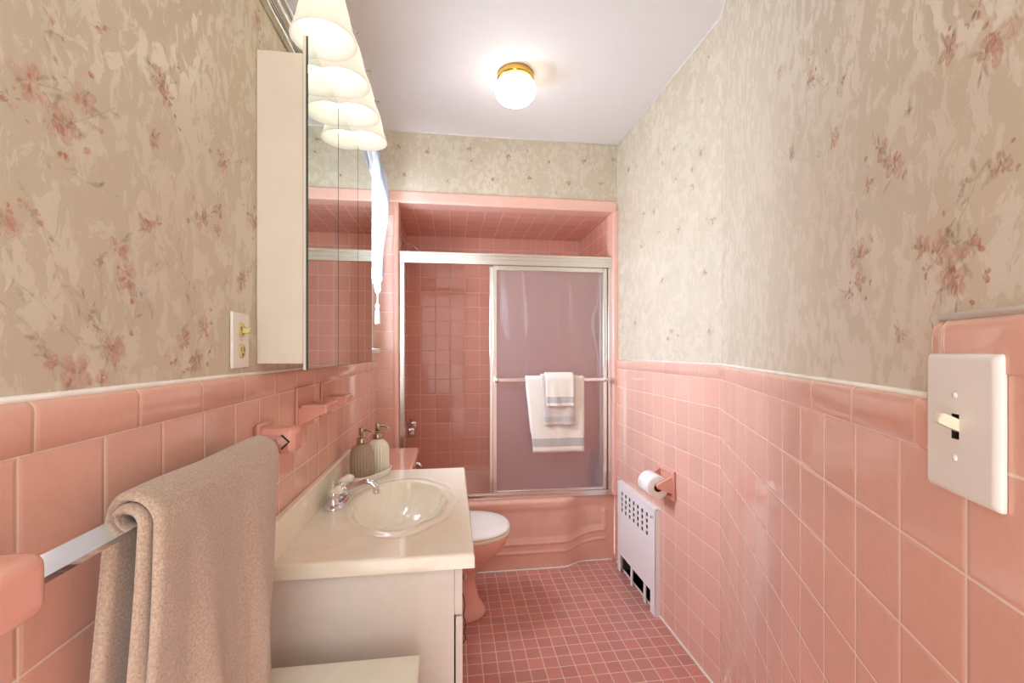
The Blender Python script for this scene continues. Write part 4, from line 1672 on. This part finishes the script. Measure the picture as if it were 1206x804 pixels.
def dispenser(label, mat, loc, pump_dir):
    t = thing('soap_dispenser', label, 'soap dispenser', loc, 'soap dispensers on the tray')
    m = MB(mat)
    m.lathe([(.0, 0), (.040, 0), (.0435, .004), (.0435, .090), (.041, .106), (.033, .120), (.022, .130), (.0175, .134), (.0165, .138)], loc, 192,
            rad=lambda a, r, z: r * (1 - .055 * (0.5 + 0.5 * cos(24 * a))) if .003 < z < .112 else r)
    m.build('bottle', parent=t)
    m = MB('pump_metal')
    lx, ly, lz = loc
    m.lathe([(.0195, .134), (.020, .138), (.020, .150), (.0175, .156), (.008, .158), (.0055, .160), (.0055, .166), (.011, .167), (.0115, .190), (.009, .193), (.0, .194)], loc, 28)
    d = Vector((cos(pump_dir), sin(pump_dir), 0))
    b = Vector(loc)
    m.tube([b + Vector((0, 0, .184)), b + d * .025 + Vector((0, 0, .184)), b + d * .040 + Vector((0, 0, .178)), b + d * .047 + Vector((0, 0, .170))], [.0045, .0042, .0036, .003], 10)
    m.build('pump', parent=t)


p1 = DC - dv * .048 + Vector((0, 0, .0062))
p2 = DC + dv * .048 + Vector((0, 0, .0062))
dispenser('ribbed brown glass soap dispenser with a metal pump on the white tray', 'brown_glass', p1, radians(-12))
dispenser('ribbed cream soap dispenser with a metal pump on the white tray', 'cream_glass', p2, radians(-12))

# ------------------------------------------------------------------ toilet (faces +X)
TYC = 2.185
to = thing('toilet', 'pink toilet with a closed white seat lid between vanity and tub', 'toilet', (-.05, TYC, 0))


def ring(xb, xf, hw, z, n=48, e=.86, yc=TYC):
    out = []
    cx_ = (xb + xf) / 2
    L_ = (xf - xb) / 2
    for k in range(n):
        a = 2 * pi * k / n
        ca, sa = cos(a), sin(a)
        ex = e if ca > 0 else .6
        x = cx_ + L_ * (abs(ca) ** ex) * (1 if ca >= 0 else -1)
        y = yc + hw * (abs(sa) ** .9) * (1 if sa >= 0 else -1)
        out.append(Vector((x, y, z)))
    return out


m = MB('toilet_ceramic')
secs = [(-.30, .166, .112, .0, .55), (-.30, .168, .114, .018, .55), (-.295, .156, .104, .034, .6), (-.28, .134, .088, .070, .7), (-.27, .120, .078, .130, .8),
        (-.26, .118, .080, .180, .85), (-.25, .150, .104, .235, .86), (-.24, .215, .140, .290, .86), (-.235, .262, .166, .340, .86), (-.230, .278, .176, .375, .86),
        (-.228, .280, .178, .395, .86), (-.225, .274, .172, .4015, .86)]
V = m.grid([ring(a, b, c, z, e=e) for a, b, c, z, e in secs], 0, close_v=True, flip=True)
m.cap(V[0], 0)
V2 = m.grid([ring(a, b, c, z) for a, b, c, z in ((-.225, .274, .172, .4015), (-.14, .235, .135, .400), (-.12, .21, .12, .34), (-.08, .16, .09, .24))], 0, close_v=True, flip=True)
m.cap(V2[-1], 0)
m.build('bowl', parent=to)
m = MB('cream_plastic')
V = m.grid([ring(-.160, .283, .181, .4020), ring(-.162, .286, .184, .4080), ring(-.158, .281, .180, .4170), ring(-.10, .24, .14, .4175)], 0, close_v=True, flip=True)
m.grid([ring(-.10, .24, .14, .4175), ring(-.10, .24, .14, .4020), ring(-.160, .283, .181, .4020)], 0, close_v=True, flip=True)
plab(m.build('seat', parent=to), 'cream seat ring under the white lid')
m = MB('white_plastic')
V = m.grid([ring(-.165, .284, .182, .4185), ring(-.168, .288, .186, .424), ring(-.166, .286, .184, .431), ring(-.158, .276, .175, .4365), ring(-.10, .22, .13, .4400), ring(-.02, .12, .05, .4410)], 0, close_v=True, flip=True)
m.cap(V[-1], 0)
m.cap(V[0], 0, flip=True)
for dy in (-.075, .075):
    m.box((-.205, TYC + dy - .02, .4025), (-.150, TYC + dy + .02, .432), 0, .006, 3)
plab(m.build('lid', parent=to), 'white closed lid')
m = MB('toilet_ceramic')
m.box((XL + .004, TYC - .215, .395), (-.205, TYC + .215, .732), 0, .022, 4)
m.build('tank', parent=to)
m = MB('toilet_ceramic')
m.box((XL + .002, TYC - .235, .7325), (-.172, TYC + .235, .770), 0, .012, 4)
m.build('tank_lid', parent=to)
m = MB('chrome')
m.tube([(-.206, TYC + .165, .690), (-.188, TYC + .165, .690)], .011, 14)
m.tube([(-.190, TYC + .165, .690), (-.186, TYC + .10, .684)], .005, 10)
m.build('flush_lever', parent=to)

# cord hanging behind the vanity corner
m = MB('grey_cord')
cp = [(.040, 1.93, .245), (.052, 1.93, .215), (.058, 1.935, .175), (.050, 1.93, .135), (.060, 1.93, .105), (.056, 1.93, .06), (.062, 1.93, .030), (.040, 1.93, .006), (.0, 1.92, .005), (-.05, 1.92, .005)]
m.tube([(.012, 1.92, .30)] + cp, .0028, 8)
o = m.build('supply_cord', loc=(.05, 1.93, 0))
tag(o, 'thin grey looping cord hanging at the far corner of the vanity', 'cord')

# ------------------------------------------------------------------ white flat-topped stand in the foreground
st = thing('storage_stand', 'white flat-topped storage stand in the foreground against the vanity side', 'storage stand', (-.24, .80, 0))
SX0, SX1, SY0, SY1, SZ = XL + .012, -.068, .60, .985, .620
m = MB('stand_laminate')
m.box((SX0, SY0, SZ - .020), (SX1, SY1, SZ), 0, .0025)
m.build('top', parent=st)
m = MB('stand_laminate')
m.box((SX0 + .012, SY0 + .012, .012), (SX1 - .014, SY1 - .012, SZ - .0205), 0, .002)
m.build('body', parent=st)
for k, (z0_, z1_) in enumerate(((.03, .30), (.305, .590))):
    m = MB('stand_laminate')
    m.box((SX1 - .0135, SY0 + .014, z0_), (SX1 - .002, SY1 - .014, z1_), 0, .002)
    d = m.build('drawer', parent=st)
    g = MB('satin_metal')
    g.lathe([(.0, .020), (.011, .018), (.012, .012), (.005, .008), (.005, 0)], (SX1 - .002, (SY0 + SY1) / 2, (z0_ + z1_) / 2), 18, M=Matrix.Rotation(pi / 2, 3, 'Y'))
    g2 = g.build('knob')
    g2.data.transform(Matrix.Translation(-Vector(st.location)))
    g2.parent = d
for x in (SX0 + .02, SX1 - .04):
    for y in (SY0 + .02, SY1 - .04):
        m = MB('satin_metal')
        m.box((x, y, 0), (x + .02, y + .02, .0118), 0, .001)
        m.build('foot', parent=st)
